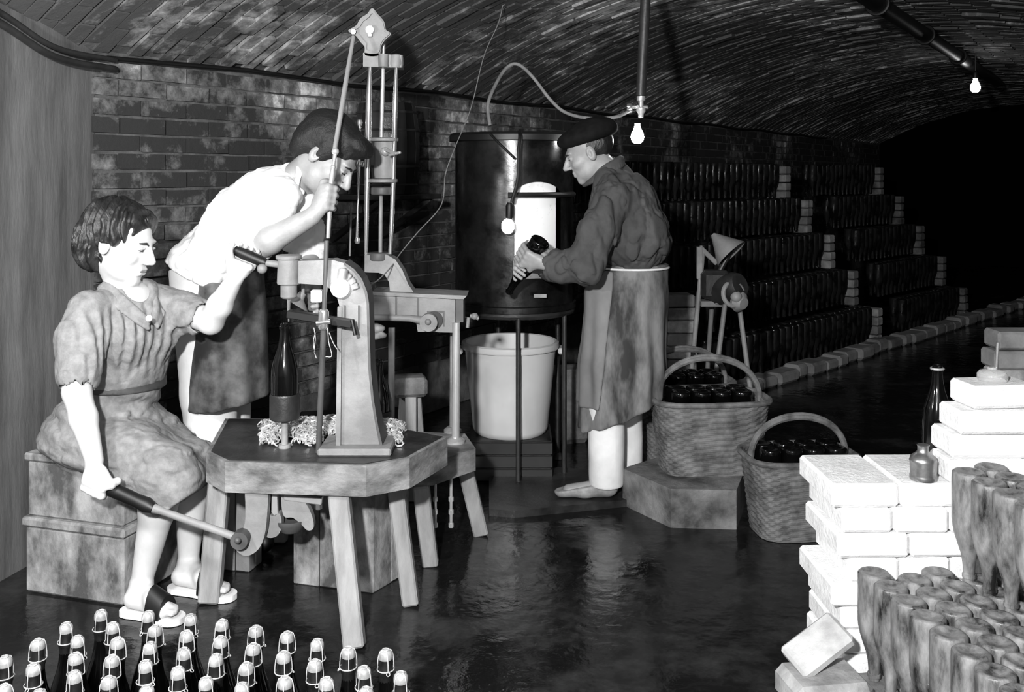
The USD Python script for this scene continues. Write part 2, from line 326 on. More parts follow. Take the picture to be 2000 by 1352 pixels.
# back wall: mortar bed and laid bricks
wb = structure('wall_back', 'sooty brick back wall under the vault')
SE = 14.5
obj('mortar_bed', wbox(MB(), -.05, SE, -.3, -.012, 0, 2.02).mesh(), M['mortar'], wb)
near, far = [], MB()
C = .077
for r in range(25):
    s = -.11*(r % 2)
    while s < SE:
        L = .235; a, b = max(s+.006, 0), s+L-.006
        if b-a > .03 and (r*C > .25 or s < 1):
            j = [rng.uniform(-.004, .004) for _ in range(4)]; o = rng.uniform(-.002, .012)
            pts = [wp(a if p == 0 else b, -.02 if q == 0 else o+j[p+2*t-2 if t else p], r*C+.006+(C-.012)*t+j[2]*.6) for p in (0, 1) for q in (0, 1) for t in (0, 1)]
            m = brick8(np.array(pts)); y = pts[0][1]
            (near.append(m) if (s < 3.3 and r*C > .75 and len(near) < 298) else far.add(m))
        s += L
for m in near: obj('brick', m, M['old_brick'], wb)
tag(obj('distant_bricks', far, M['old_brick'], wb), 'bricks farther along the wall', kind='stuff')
# left wall: old render with a soft uneven face
lw = structure('wall_left', 'grey rendered end wall at the left edge')
B0 = V(-1.83, 3.40, 0); u_ = unit(B0-A0); nu, nz = 60, 70
t = np.linspace(-.02, 1.9, nu); z = np.linspace(0, 2.6, nz); TT, ZZ = np.meshgrid(t, z, indexing='ij')
pl = A0+TT[..., None]*u_+ZZ[..., None]*V(0, 0, 1); wn = V(-u_[1], u_[0], 0); wn = wn if wn[0] > 0 else -wn
pl = pl+wn*(meshkit.fbm(pl*3, 4)[..., None]-.5)*.03
vv = np.vstack([pl.reshape(-1, 3), (pl-wn*.12).reshape(-1, 3)]); ff = []
for i in range(nu-1):
    for j in range(nz-1):
        a = i*nz+j; ff += [(a, a+1, a+nz+1), (a, a+nz+1, a+nz)]; k = nu*nz
        ff += [(a+k, a+nz+1+k, a+1+k), (a+k, a+nz+k, a+nz+1+k)]
lm = trimesh.Trimesh(vv, ff, process=False); obj('render_coat', lm, M['plaster'], lw, smooth=True)
# other walls, out of the light
wr = structure('wall_right', 'dark brick wall behind the near bottle stack'); b = MB(); wbox(b, -6, SE+2, SPAN, SPAN+.3, 0, 2.3); obj('masonry', b, M['mortar'], wr)
we = structure('wall_end', 'dark far end of the cellar'); b = MB(); wbox(b, SE, SE+.3, -.3, SPAN+.3, 0, 2.7); obj('masonry', b, M['near_black'], we)
wf = structure('wall_front', 'cellar wall behind the photographer'); b = MB(); wbox(b, -6.3, -6, -.3, SPAN+.3, 0, 2.7); obj('masonry', b, M['mortar'], wf)
wl2 = structure('wall_side', 'cellar wall beyond the left end wall'); b = MB(); wbox(b, -6, -.7, -.4, -.1, 0, 2.05); obj('masonry', b, M['mortar'], wl2)
# vault
ce = structure('ceiling', 'low segmental vault of sooty blackened brick')
th0 = math.asin((SPAN/2)/RV); K = 64; th = np.linspace(-th0, th0, K); v = []
for s_ in (-6.3, SE+.3):
    for R_ in (RV+.012, RV+.25):
        v += [wp(s_, SPAN/2+R_*math.sin(a), ZC+R_*math.cos(a)) for a in th]
f = []
for i in range(K-1):
    f += [(i, i+1, 2*K+i+1), (i, 2*K+i+1, 2*K+i), (K+i, 3*K+i+1, K+i+1), (K+i, 3*K+i, 3*K+i+1)]
obj('vault_bed', trimesh.Trimesh(v, f, process=False), M['mortar'], ce, smooth=True)
near, far = [], MB(); dth = .232/RV; nrow = int(2*th0/dth)+1
for i in range(int(-1.2/.078), int(SE/.078)):
    for j in range(nrow):
        a0 = -th0+(j+(.5 if i % 2 else 0))*dth-.25*dth; a1 = min(a0+dth, th0); a0 = max(a0, -th0)
        if a1-a0 < .2*dth: continue
        s0 = i*.078; g = .005; o = rng.choice((0, 0, 0, 1))*rng.uniform(.0, .016)+rng.uniform(-.003, .004); dr = .0; js = rng.uniform(-.006, .006)
        pts = []
        for ss in (s0+g, s0+.078-g):
            for rr in (RV+.02, RV-o):
                for aa in (a0+g/RV, a1-g/RV):
                    pts.append(wp(ss+js+rng.uniform(-.004, .004), SPAN/2+rr*math.sin(aa), ZC+(rr+rng.uniform(-.002, .002))*math.cos(aa)))
        m = brick8(np.array(pts)); c = np.mean(pts, 0); u = 1000+F*c[0]/max(c[1], .1); w = HZ-(c[2]-EYE)/max(c[1], .1)*F
        seen = c[1] > 1 and -80 < u < 2100 and w > -60
        if seen and s0 < 2.3 and len(near) < 298: near.append(m)
        elif c[1] > .6: far.add(m)
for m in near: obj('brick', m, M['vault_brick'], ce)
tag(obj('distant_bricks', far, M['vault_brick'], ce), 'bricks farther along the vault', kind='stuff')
# corbel of brick that carries the vault over the far recess
# thick cable along the spring line
b = MB(); pts = [wp(.05+.25*i, .03, 1.945-.006*abs((i % 6)-3)) for i in range(45)]
tag(obj('wall_cable', b.tube(pts, .011, 8).mesh(), M['black'], smooth=True), 'thin dark cable running along the top of the back wall', 'cable')
b = MB(); q = bez([A0+u_*1.2+wn*.05+V(0, 0, 2.18), A0+u_*.62+wn*.05+V(0, 0, 2.045), A0+u_*.3+wn*.05+V(0, 0, 1.955), A0+wn*.05+DV*.06+V(0, 0, 1.945)], 24)
b.tube(q-V(0, 0, .025), .011, 8); b.tube(q-V(0, 0, .062), .014, 8); tag(obj('pipe', b, M['dark_iron'], smooth=True), 'pair of dark pipes sloping up the edge of the left wall', 'pipe')
b = MB(); a = P(1690, 0, 5.4); a[2] = 2.44; b.tube([a-DV*1.5, a+DV*6], .05, 12)
for t in (.3, 1.8, 3.3): b.torus(a+DV*t, .06, .012, DV)
tag(obj('ceiling_pipe', b, M['black'], smooth=40), 'dark pipe along the crown of the vault at upper right', 'pipe')
# ---------------------------------------------------------------- hanging lamp on a pipe
y = 4.55; pt = P(1261, 0, y); pb = P(1252, 186, y)
hl = thing('hanging_lamp', 'bare lit bulb below a vertical iron drop pipe with a tap, right of the beret', 'lamp', (pb[0], pb[1], P(0, 265, y)[2]))
obj('drop_pipe', one('rod', pb, pt+V(.004, 0, .1), .024, 14), M['dark_iron'], hl, smooth=40)
b = MB(); b.lathe([(0, .0), (.012, 0), (.014, .02), (.022, .03), (.022, .045), (.012, .05), (.012, .075), (.02, .08), (.02, .1), (0, .1)], pb+V(0, 0, -.105), 16); sk_ = obj('socket', b, M['steel'], hl, smooth=40)
b = MB(); c = pb+V(0, 0, -.055); b.rod(c-V(.05, 0, 0), c+V(.03, 0, 0), .009); b.lathe([(0, -.012), (.014, -.012), (.018, 0), (.014, .012), (0, .012)], c-V(.055, 0, 0), 14, axis=(1, 0, 0)); b.rod(c-V(.02, .03, 0), c+V(-.02, 0, 0), .006); obj('tap', b, M['chrome'], sk_, smooth=40)
bulb_prof = [(0, 0), (.012, .001), (.022, .008), (.0275, .02), (.029, .03), (.026, .045), (.017, .062), (.013, .075), (.013, .085), (0, .085)]
c = P(1245, 281, y); obj('bulb', one('lathe', [(r*1.1, h*1.1) for r, h in bulb_prof], c, 20), M['bulb'], hl, smooth=True)
y = 8.6; c = P(1905, 181, y); fb = thing('hanging_lamp', 'small bare lit bulb hanging from the vault at the far right', 'lamp', c)
obj('bulb', one('lathe', [(r*1.5, h*1.5) for r, h in bulb_prof], c, 16), M['bulb_far'], fb, smooth=True)
b = MB(); b.lathe([(0, .125), (.022, .125), (.025, .17), (.01, .19), (0, .19)], c, 12); obj('socket', b, M['black'], fb, smooth=40)
zt = zv((c-A0)@NV); b = MB(); b.rod(c+V(0, 0, .18), V(c[0], c[1], zt), .006, 8); obj('flex', b, M['black'], fb)
# ---------------------------------------------------------------- loose wires
w = bez([P(986, -20, 4.9), P(975, 40, 4.9), P(945, 110, 4.85), P(920, 210, 4.7), P(888, 290, 4.5), P(870, 340, 4.4), P(862, 400, 4.3), P(815, 455, 4.1), P(782, 495, 3.95), P(765, 520, 3.8), P(735, 550, 3.6), P(700, 565, 3.32), P(676, 556, 3.18)], 90)
for k_ in range(len(w)): w[k_][2] = min(w[k_][2], zv((w[k_]-A0)@NV)-.035)
tag(obj('lamp_wire', one('tube', w, .0025, 6), M['rope'], smooth=True), 'thin pale flex hanging from the vault to the corking machine lamp', 'wire')
w = bez([P(957, 245, 4.75), P(953, 205, 4.8), P(968, 165, 4.9), P(990, 132, 5.0), P(1012, 126, 5.0), P(1040, 150, 5.0), P(1075, 195, 5.0), P(1105, 220, 5.0), P(1150, 231, 4.9), P(1200, 229, 4.8), P(1232, 216, 4.62)], 70)
tag(obj('hose', one('tube', w, .009, 8), M['rope'], smooth=True), 'pale rubber hose looping from the tap to the dark tank', 'hose')
# ================================================================ bottles
BODY = [(0, .028), (.012, .026), (.026, .012), (.034, .002), (.040, 0), (.0435, .005), (.044, .02), (.044, .13), (.0425, .15), (.038, .172), (.030, .198), (.022, .222), (.0175, .245), (.0155, .268), (.0150, .272)]
def bottle_body(n=20): return one('lathe', BODY+[(.0150, .280), (.0178, .281), (.0178, .290), (.0145, .292), (.0145, .298), (.011, .300), (.009, .295), (0, .294)], n=n)
def make_capped():
    t = thing('champagne_bottle', 'wired and corked dark champagne bottle standing in the crowd on the floor at lower left', 'bottle', group='corked bottles standing at lower left')
    obj('glass_body', bottle_body(), M['glass'], t, smooth=50)
    obj('foil', one('lathe', [(.0158, .262), (.0160, .274), (.0182, .282), (.0184, .291), (.0160, .296), (.0158, .315), (0, .316)], n=16), M['foil'], t, smooth=50)
    ck = obj('cork', one('lathe', [(0, .313), (.0150, .3135), (.0162, .315), (.0164, .322), (.0155, .329), (.012, .333), (.006, .335), (0, .3354)], n=18), M['cork'], t, smooth=50)
    b = MB(); b.torus((0, 0, .2905), .0198, .0014, n=18, k=6)
    for k in range(4):
        a = k*math.pi/2+.5; e = V(math.cos(a), math.sin(a), 0)
        b.tube([e*.0200+V(0, 0, .2905), e*.0196+V(0, 0, .304), e*.0178+V(0, 0, .321), e*.0140+V(0, 0, .3325), e*.006+V(0, 0, .3363)], .0013, 6)
    b.torus((0, 0, .3358), .0075, .0012, n=14, k=6)
    e = V(math.cos(.5), math.sin(.5), 0); b.torus(e*.0215+V(0, 0, .287), .004, .0011, axis=(.5, .2, .6), n=12, k=5)
    obj('wire_cage', b, M['wire'], ck, smooth=60)
    return t
caps = [(30,300),(118,250),(220,185),(165,340),(232,290),(313,135),(345,235),(340,350),(425,85),(432,185),(440,300),(500,395),(545,140),(535,240),(583,335),(645,95),(618,185),(732,140),(683,275),(690,395),(828,105),(765,215),(775,365),(865,185),(858,310),(970,135),(930,240),(1037,195),(990,340),(912,395),(1070,285),(1140,160),(1165,230),(1152,370),(1080,410),(1283,185),(1322,270),(1235,310),(1318,395),(1430,220),(1385,360),(1500,300),(1515,405),(1590,255),(1583,360),(1692,325),(1768,390),(1780,255),(1878,345)]
cp = np.array([G(u/2.44, 1180+v/2.44, .318)[:2] for u, v in caps])
for x_, y_ in ((-1.18, 2.02), (-.95, 2.03), (-.72, 2.02), (-.5, 2.03), (-.27, 2.04), (-.15, 2.06)): cp = np.vstack([cp, [x_, y_]])
for it in range(120):
    d = cp[:, None]-cp[None]; L = np.linalg.norm(d, axis=2)+np.eye(len(cp)); push = np.clip(.0895-L, 0, None)
    cp += (d/L[..., None]*push[..., None]).sum(1)*.3
cp[:, 1] -= .025
capped = make_capped(); order = np.argsort(-cp[:, 1]); r2 = random.Random(3)
il, ir = int(np.argmin(cp[:, 0]/cp[:, 1])), int(np.argmax(cp[:49, 0]/cp[:49, 1])); ib = int(np.argmax(cp[:, 1]))
for i in range(len(cp)):
    rot = (r2.uniform(-1, 1)*1.2, r2.uniform(-1, 1)*1.2, r2.uniform(0, 360)); rot = (0, 0, rot[2])
    lab = {il: 'corked dark champagne bottle at the left edge of the frame', ir: 'corked dark champagne bottle farthest right of the standing crowd', ib: 'corked dark champagne bottle standing farthest back, nearest the seated woman\'s sandal'}.get(i)
    if i == 0:
        capped.GetAttribute('xformOp:translate').Set((float(cp[0, 0]), float(cp[0, 1]), 0)); capped.GetAttribute('xformOp:rotateXYZ').Set(rot)
        if lab: tag(capped, lab)
    else:
        o = copy(capped, (cp[i, 0], cp[i, 1], 0), rot, lab)
        if lab: o.ClearCustomDataByKey('group')
        if lab: o.SetCustomDataByKey('group', 'marked '+lab[:14]+str(i)) if False else None
# ---------------------------------------------------------------- bottles stacked neck down
INV = [(0, .291), (.010, .292), (.022, .296), (.031, .2995), (.038, .300), (.0435, .295), (.044, .28), (.044, .17), (.0425, .15), (.038, .128), (.030, .102), (.022, .078), (.0175, .055), (.0155, .032), (.0150, .02), (.0178, .019), (.0178, .010), (.0145, .008), (.0145, .001), (0, 0)]
def inv_mesh(n): return one('lathe', INV[::-1], n=n)
nearb = thing('stacked_bottle', 'dusty dark bottle standing neck down in the near stack at lower right', 'bottle', group='dusty bottles of the near stack, lower tier')
obj('glass_body', inv_mesh(22), M['dusty_glass'], nearb, smooth=50)
first = True; XR = [1.005, 1.094, 1.183, 1.272, 1.361]
def place_near(loc, rot, label=None, group=None):
    global first
    if first:
        first = False; nearb.GetAttribute('xformOp:translate').Set(tuple(map(float, loc))); nearb.GetAttribute('xformOp:rotateXYZ').Set(rot)
        if label: tag(nearb, label)
    else: copy(nearb, loc, rot, label, group)
DX = .13                                                   # the rows lean out a little towards the lens
for k, x in enumerate(XR):
    y = 2.70-(.044 if k % 2 else 0); n = 0
    while y > (1.98 if k < 3 else 2.12):
        xx = x+(2.70-y)*DX
        if not (k > 2 and xx/y > .70): place_near((xx, y, .046), (0, 0, r2.uniform(0, 360)), '%s dusty bottle from the white pier, %s row of the near stack lower tier' % (nth(n), nth(k)), 'dusty bottles of the near stack, lower tier')
        y -= .0895; n += 1
for k, x in enumerate((XR[3]-.03, XR[4]-.03)):
    y = 2.70-(.044 if (k+3) % 2 else 0); n = 0
    while y > 2.15:
        xx = x+(2.70-y)*DX
        if xx/y < .66: place_near((xx, y, .046+.293), (0, 0, r2.uniform(0, 360)), '%s dusty bottle from the white pier, %s row of the near stack upper tier' % (nth(n), nth(k)), 'dusty bottles of the near stack, upper tier')
        y -= .0895; n += 1
b = MB(); p = G(1700, 1300); 
for k in range(5): b.box((1.0+.089*k+.05, 2.35, .022), (.084, .80, .044), rz=math.atan(-DX)*-1 if False else -math.atan(-DX))
pal = thing('pallet', 'low slatted wooden base below the near bottle stack', 'pallet')
for m in b.m: obj('slat', m, M['wood'], pal)
# ---------------------------------------------------------------- whitewashed brick pier of the near stack
def laid(name, label, cat, courses, mt, h=.065, dp=.105, seed=1, jit=.006, group=None):
    t = thing(name, label, cat, courses[0][0]); rr = random.Random(seed)
    for (o, dirv, L, n, sc) in courses:
        o = np.array(o, float); d = unit(dirv); x = 0
        for i in range(n):
            l = L*rr.uniform(.94, 1.06); ax = [d, np.cross((0, 0, 1), d), V(0, 0, 1)]
            c = o+d*(x+l/2)+ax[1]*(dp/2+rr.uniform(-jit, jit))+V(0, 0, h/2*sc)
            obj('brick', one('box', c, (l-.004, dp, h*sc-.003), ax=ax, bev=.009), rr.choice(mt) if isinstance(mt, list) else mt, t); x += l
    return t
cs = []; rr = random.Random(5); hz = .0705
for r in range(8):
    x0 = .93+rr.uniform(-.022, .022)+(-.02 if r in (7, 5) else .012 if r in (4, 6) else 0); cs.append(((x0, 2.775+rr.uniform(-.01, .01), r*hz), (1, .02, 0), .20 if r % 2 else .152, 3 if r % 2 else 4, 1.07))
pier = laid('brick_pier', 'whitewashed stepped brick pier at lower right closing the near bottle stack', 'pier', cs, M['white_brick'], h=.066, dp=.30, seed=2, jit=.004)
cs = []
for r in range(8, 11):
    cs.append(((1.262+rr.uniform(-.018, .018), 2.775+rr.uniform(-.01, .01), r*hz), (1, .02, 0), .23, 2, 1.07))
for o, d, L, n, sc in cs:
    x = 0
    for i in range(n):
        c = V(*o)+V(L*(i+.5), .07, .035); obj('brick', one('box', c, (L-.004, .14, .0675), bev=.009), M['white_brick'], pier)
obj('brick', one('box', (1.41, 2.85, 11*hz+.035), (.2, .13, .066), bev=.009, rz=.1), M['white_brick'], pier)
# loose slab and rubble
c = G(1587, 1262, .05); sl = one('box', (0, 0, 0), (.175, .11, .036), bev=.009); sl.apply_transform(trimesh.transformations.euler_matrix(.35, -.55, .2)); sl.apply_translation((.845, 2.69, .145))
tag(obj('loose_brick', sl, M['pale_brick']), 'pale loose brick leaning against the foot of the white pier', 'brick')
b = MB(); b.box((.85, 2.655, .045), (.22, .17, .09), bev=.02, rz=.15); tag(obj('stone_block', b, M['grey_brick']), 'rough grey stone block below the leaning loose brick', 'stone')
b = MB(); b.box((.90, 2.48, .03), (.16, .12, .06), bev=.018, rz=-.2); tag(obj('stone_block', b, M['concrete']), 'low mottled stone in front of the near bottles, at the bottom edge', 'stone')
# second pier farther back
cs = [((1.80+rr.uniform(-.012, .012)+(0 if r < 11 else .0), 3.62, r*.072), (1, 0, 0), .21, 2, 1.05) for r in range(12)]
laid('brick_pier', 'grey brick pier farther back at the right edge of the frame', 'pier', cs, [M['grey_brick'], M['kerb']], h=.067, dp=.12, seed=3)
# ---------------------------------------------------------------- things on the white pier
ZT = 8*hz+.001
t = thing('bottle', 'open dark bottle standing behind the metal pot and upper white bricks', 'bottle', (1.305, 2.985, ZT), (0, 0, 0)); 
tag(t, None); bm = bottle_body(24); 
def lobj(name, m, mt, t, **k):
    usdkit.mesh(stage, str(t.GetPath())+'/'+numbered(t.GetPath(), name), m, mt, k.get('smooth', 50))
lobj('glass_body', bm, M['glass'], t); lobj('rim', one('torus', (0, 0, .288), .0175, .004, n=18, k=8), M['steel'], t)
t = thing('metal_pot', 'small dented metal pot with a narrow neck on the white bricks', 'pot', (1.155, 2.705, ZT)) if False else thing('metal_pot', 'small dented metal pot with a narrow neck on the white bricks', 'pot', (1.192, 2.82, ZT))
lobj('body', one('lathe', [(0, 0), (.036, 0), (.038, .004), (.0375, .012), (.036, .016), (.037, .05), (.0385, .054), (.037, .058), (.035, .066), (.022, .076), (.016, .082), (.016, .096), (.018, .099), (.015, .101), (0, .099)], n=28), M['pewter'], t)
t = thing('oil_lamp', 'low glass oil lamp with an upright wick rod on the top white bricks', 'lamp', (1.412, 2.86, 12*hz-.006)); 
lobj('reservoir', one('lathe', [(0, 0), (.038, 0), (.042, .006), (.042, .022), (.034, .032), (.014, .036), (.012, .042), (0, .042)], n=26), M['clear'], t)
lobj('wick_rod', MB().rod((.012, 0, .03), (.016, 0, .115), .005, 10).mesh(), M['chrome'], t)
# ---------------------------------------------------------------- the far terraced stacks
KD = unit(V(2.84, 2.94, 0)); KM = V(-KD[1], KD[0], 0); K0 = V(1.93, 6.95, 0)
kb = structure('kerb', 'rough pale stone kerb along the passage in front of the far bottle stacks'); rr = random.Random(9); s = -2.2
while s < 6:
    L = rr.uniform(.16, .3); p = K0+KD*(s+L/2)+KM*rr.uniform(-.015, .015)-KM*.06; h = rr.uniform(.07, .1)
    obj('stone', one('box', (p[0], p[1], h/2), (L-.012, rr.uniform(.13, .17), h), ax=[KD, KM, V(0, 0, 1)], bev=.025), M['kerb'], kb); s += L
fb1 = thing('cellar_bottle', 'dark bottle stacked neck down in the first far terraced stack', 'bottle', group='bottles of the first far stack')
obj('glass_body', inv_mesh(12), M['stack_glass'], fb1, smooth=50); ff_ = True
stuff = MB(); low = inv_mesh(6); TS, TH = .215, .305
cnt = 0
for (s0, s1, lab, grp) in ((-1.15, 1.75, 'dark bottle stacked neck down in the first far terraced stack', 'bottles of the first far stack'), (2.35, 3.8, 'dark bottle stacked neck down in the second, farther terraced stack', 'bottles of the second far stack')):
    for tier in range(5):
        n = int((s1-s0)/.092)
        for i in range(n):
            s = s0+.092*i+.046
            for row in range(2):
                p = K0+KD*(s+(.046 if row % 2 else 0))+KM*(.12+TS*tier+.09*row)
                if (p-A0)@NV < .12: continue
                z = TH*tier+.02+rr.uniform(0, .006)
                if row == 0 and cnt < 290:
                    cnt += 1; lb = '%s dark bottle from the brick end pier, %s tier up, %s far stack' % (nth(n-1-i), nth(tier), 'first' if s0 < 0 else 'second')
                    if ff_: ff_ = False; fb1.GetAttribute('xformOp:translate').Set(tuple(map(float, (p[0], p[1], z)))); tag(fb1, lb)
                    else: copy(fb1, (p[0], p[1], z), (0, 0, rr.uniform(0, 360)), lb, grp)
                else:
                    m = low.copy(); m.apply_translation((p[0], p[1], z)); stuff.add(m)
            if tier:
                p = K0+KD*s+KM*(.16+TS*tier)
tag(obj('bottle_stack', stuff, M['stack_glass'], smooth=50), 'back rows of dark bottles filling the far terraced stacks', 'bottles', kind='stuff')
for q, (s1, lab) in enumerate(((1.77, 'stepped brick end pier of the first far bottle stack'), (3.82, 'stepped brick end pier of the second far bottle stack'))):
    t = thing('end_pier', lab, 'pier', tuple(K0+KD*s1))
    for tier in range(5):
        for c in range(4):
            for j in range(1):
                p = K0+KD*(s1+.055)+KM*(.17+TS*tier+.0)
                if (p-A0)@NV < .1: continue
                w = .2+rr.uniform(-.01, .01)
                obj('brick', one('box', p+V(0, 0, TH*tier+.076*c+.038), (.1, w, .068), ax=[KD, KM, V(0, 0, 1)], bev=.008), M['concrete'] if q else M['grey_brick'] if (tier+c) % 3 != 1 else M['kerb'], t)
# ---------------------------------------------------------------- dark tank on its stand
TC = V(0.012, 4.78, 0); TR, Z0, Z1 = .29, .80, 1.635
tk = thing('tank', 'tall dark cylindrical tank with an arched lit opening on an iron stand', 'tank', TC)
def shell(R, z0, z1, th, a0=0, a1=2*math.pi, n=64):
    A = np.linspace(a0, a1, n); full = a1-a0 > 6.28
    q = Polygon([(R*math.cos(a), R*math.sin(a)) for a in (A[:-1] if full else A)]+([] if full else [((R-th)*math.cos(a), (R-th)*math.sin(a)) for a in A[::-1]]), [[((R-th)*math.cos(a), (R-th)*math.sin(a)) for a in A[:-1]]] if full else None)
    m = trimesh.creation.extrude_polygon(q, z1-z0, engine='earcut'); m.apply_translation((0, 0, z0)); return m
import manifold3d as m3
def man(m): m = m.copy(); m.merge_vertices(); return m3.Manifold(m3.Mesh(np.array(m.vertices, np.float32), np.array(m.faces, np.uint32)))
oa, ob = P(1004, 545, 4.5), P(1097, 355, 4.5); ocx, ow = (oa[0]+ob[0])/2-TC[0], (ob[0]-oa[0])/2
prof = [(ocx-ow, oa[2]), (ocx+ow, oa[2])]+[(ocx+ow*math.cos(a), ob[2]-.065+.065*math.sin(a)) for a in np.linspace(0, math.pi, 14)]
cut = one('prism', prof, 0, .4, ax=[(1, 0, 0), (0, 0, 1), (0, -1, 0)], o=(0, 0, 0))
body = man(shell(TR, Z0, Z1, .012)) - man(cut)
bm = body.to_mesh(); bm = trimesh.Trimesh(bm.vert_properties[:, :3], bm.tri_verts); bm.apply_translation(TC); obj('shell', bm, M['tank'], tk, smooth=30)
ln = shell(TR-.016, oa[2]-.05, ob[2]+.05, .006, -math.pi/2-.62+.17, -math.pi/2+.62+.17, 30); ln.apply_translation(TC); obj('lining', ln, M['panel'], tk, smooth=30)
b = MB(); b.lathe([(0, Z0), (TR-.005, Z0), (TR+.012, Z0+.004), (TR+.012, Z0+.03), (TR+.002, Z0+.034)], TC, 48); sh_ = tk.GetChild('shell'); obj('base_rim', b, M['tank'], tk, smooth=30)
b = MB(); b.lathe([(TR+.0, Z1-.03), (TR+.03, Z1-.026), (TR+.03, Z1), (TR+.02, Z1+.012), (0, Z1+.02)], TC, 48); obj('lid', b, M['black'], tk, smooth=30)
b = MB(); A = np.linspace(-math.pi/2-.1, -math.pi/2+1.2, 14); b.tube([TC+V((TR+.014)*math.cos(a), (TR+.014)*math.sin(a), P(0, 381, 4.49)[2]) for a in A], .013, 8); obj('band', b, M['black'], sh_, smooth=40)
b = MB(); b.torus(TC+V(0, 0, Z0-.012), TR-.01, .016, n=40); obj('stand_ring', b, M['dark_iron'], tk, smooth=40)
for a in (-math.pi/2+.06, -math.pi/2+1.0, -math.pi/2-1.55, math.pi/2+.3, math.pi/2-.9):
    e = TC+V(TR*.97*math.cos(a), TR*.97*math.sin(a), 0); b = MB(); b.rod(e+V(0, 0, Z0-.01), e+V(0, 0, .02), .012, 10); b.lathe([(0, 0), (.03, 0), (.03, .006), (.014, .03), (0, .03)], e+V(0, 0, .002), 14); obj('leg', b, M['dark_iron'], tk, smooth=40)
b = MB(); p = P(1055, 578, 4.47); b.box(p, (.06, .006, .018), bev=.002); obj('name_plate', b, M['iron'], sh_)
# little lamp that hangs before the opening
y = 4.40; lp = thing('inspection_lamp', 'small lit bulb on a dark rod hanging before the tank opening', 'lamp', P(992, 440, y)); zt = Z1+.02
b = MB(); b.tube(bez([P(1015, 258, 4.46), P(1016, 268, 4.42), P(1013, 300, y), P(1012, 350, y), P(1000, 395, y)], 20), .009, 8); b.tube(bez([P(958, 262, 4.48), P(975, 280, 4.44), P(1004, 308, y)], 8), .006, 8); obj('rod', b, M['black'], lp, smooth=40)
b = MB(); b.lathe([(0, 0), (.012, 0), (.017, .01), (.017, .06), (.01, .075), (0, .075)], P(995, 428, y), 14); obj('socket', b, M['black'], lp, smooth=40)
b = MB(); b.ball(P(992, 442, y), .031, 3, scale=(.03, .03, .036)); obj('bulb', b, M['bulb_small'], lp, smooth=True)
# bucket and its support
bc = V(-.008, 4.76, 0); zb = .19
sb = MB(); sb.box((bc[0], bc[1], zb/2), (.40, .36, zb), bev=.01); t = thing('crate', 'dark wet crate beneath the white tub', 'crate', (bc[0], bc[1], 0)); obj('body', sb, M['wet_wood'], t)
for k in range(3): obj('board', one('box', (bc[0], bc[1]-.186, .035+.062*k), (.40, .014, .056)), M['black'], t)
t = thing('tub', 'large white plastic tub below the dark tank', 'tub', (bc[0], bc[1], zb+.001))
tb_ = obj('body', one('lathe', [(0, 0), (.165, 0), (.178, .012), (.184, .03), (.222, .405), (.222, .41), (.236, .412), (.24, .42), (.238, .44), (.226, .446), (.218, .442), (.214, .405), (.176, .03), (0, .02)], (bc[0], bc[1], zb+.001), 56), M['plastic'], t, smooth=35)
for sgn in (-1, 1): obj('handle', one('box', (bc[0]+sgn*.249, bc[1], zb+.40), (.035, .10, .03), bev=.01), M['plastic'], tb_)
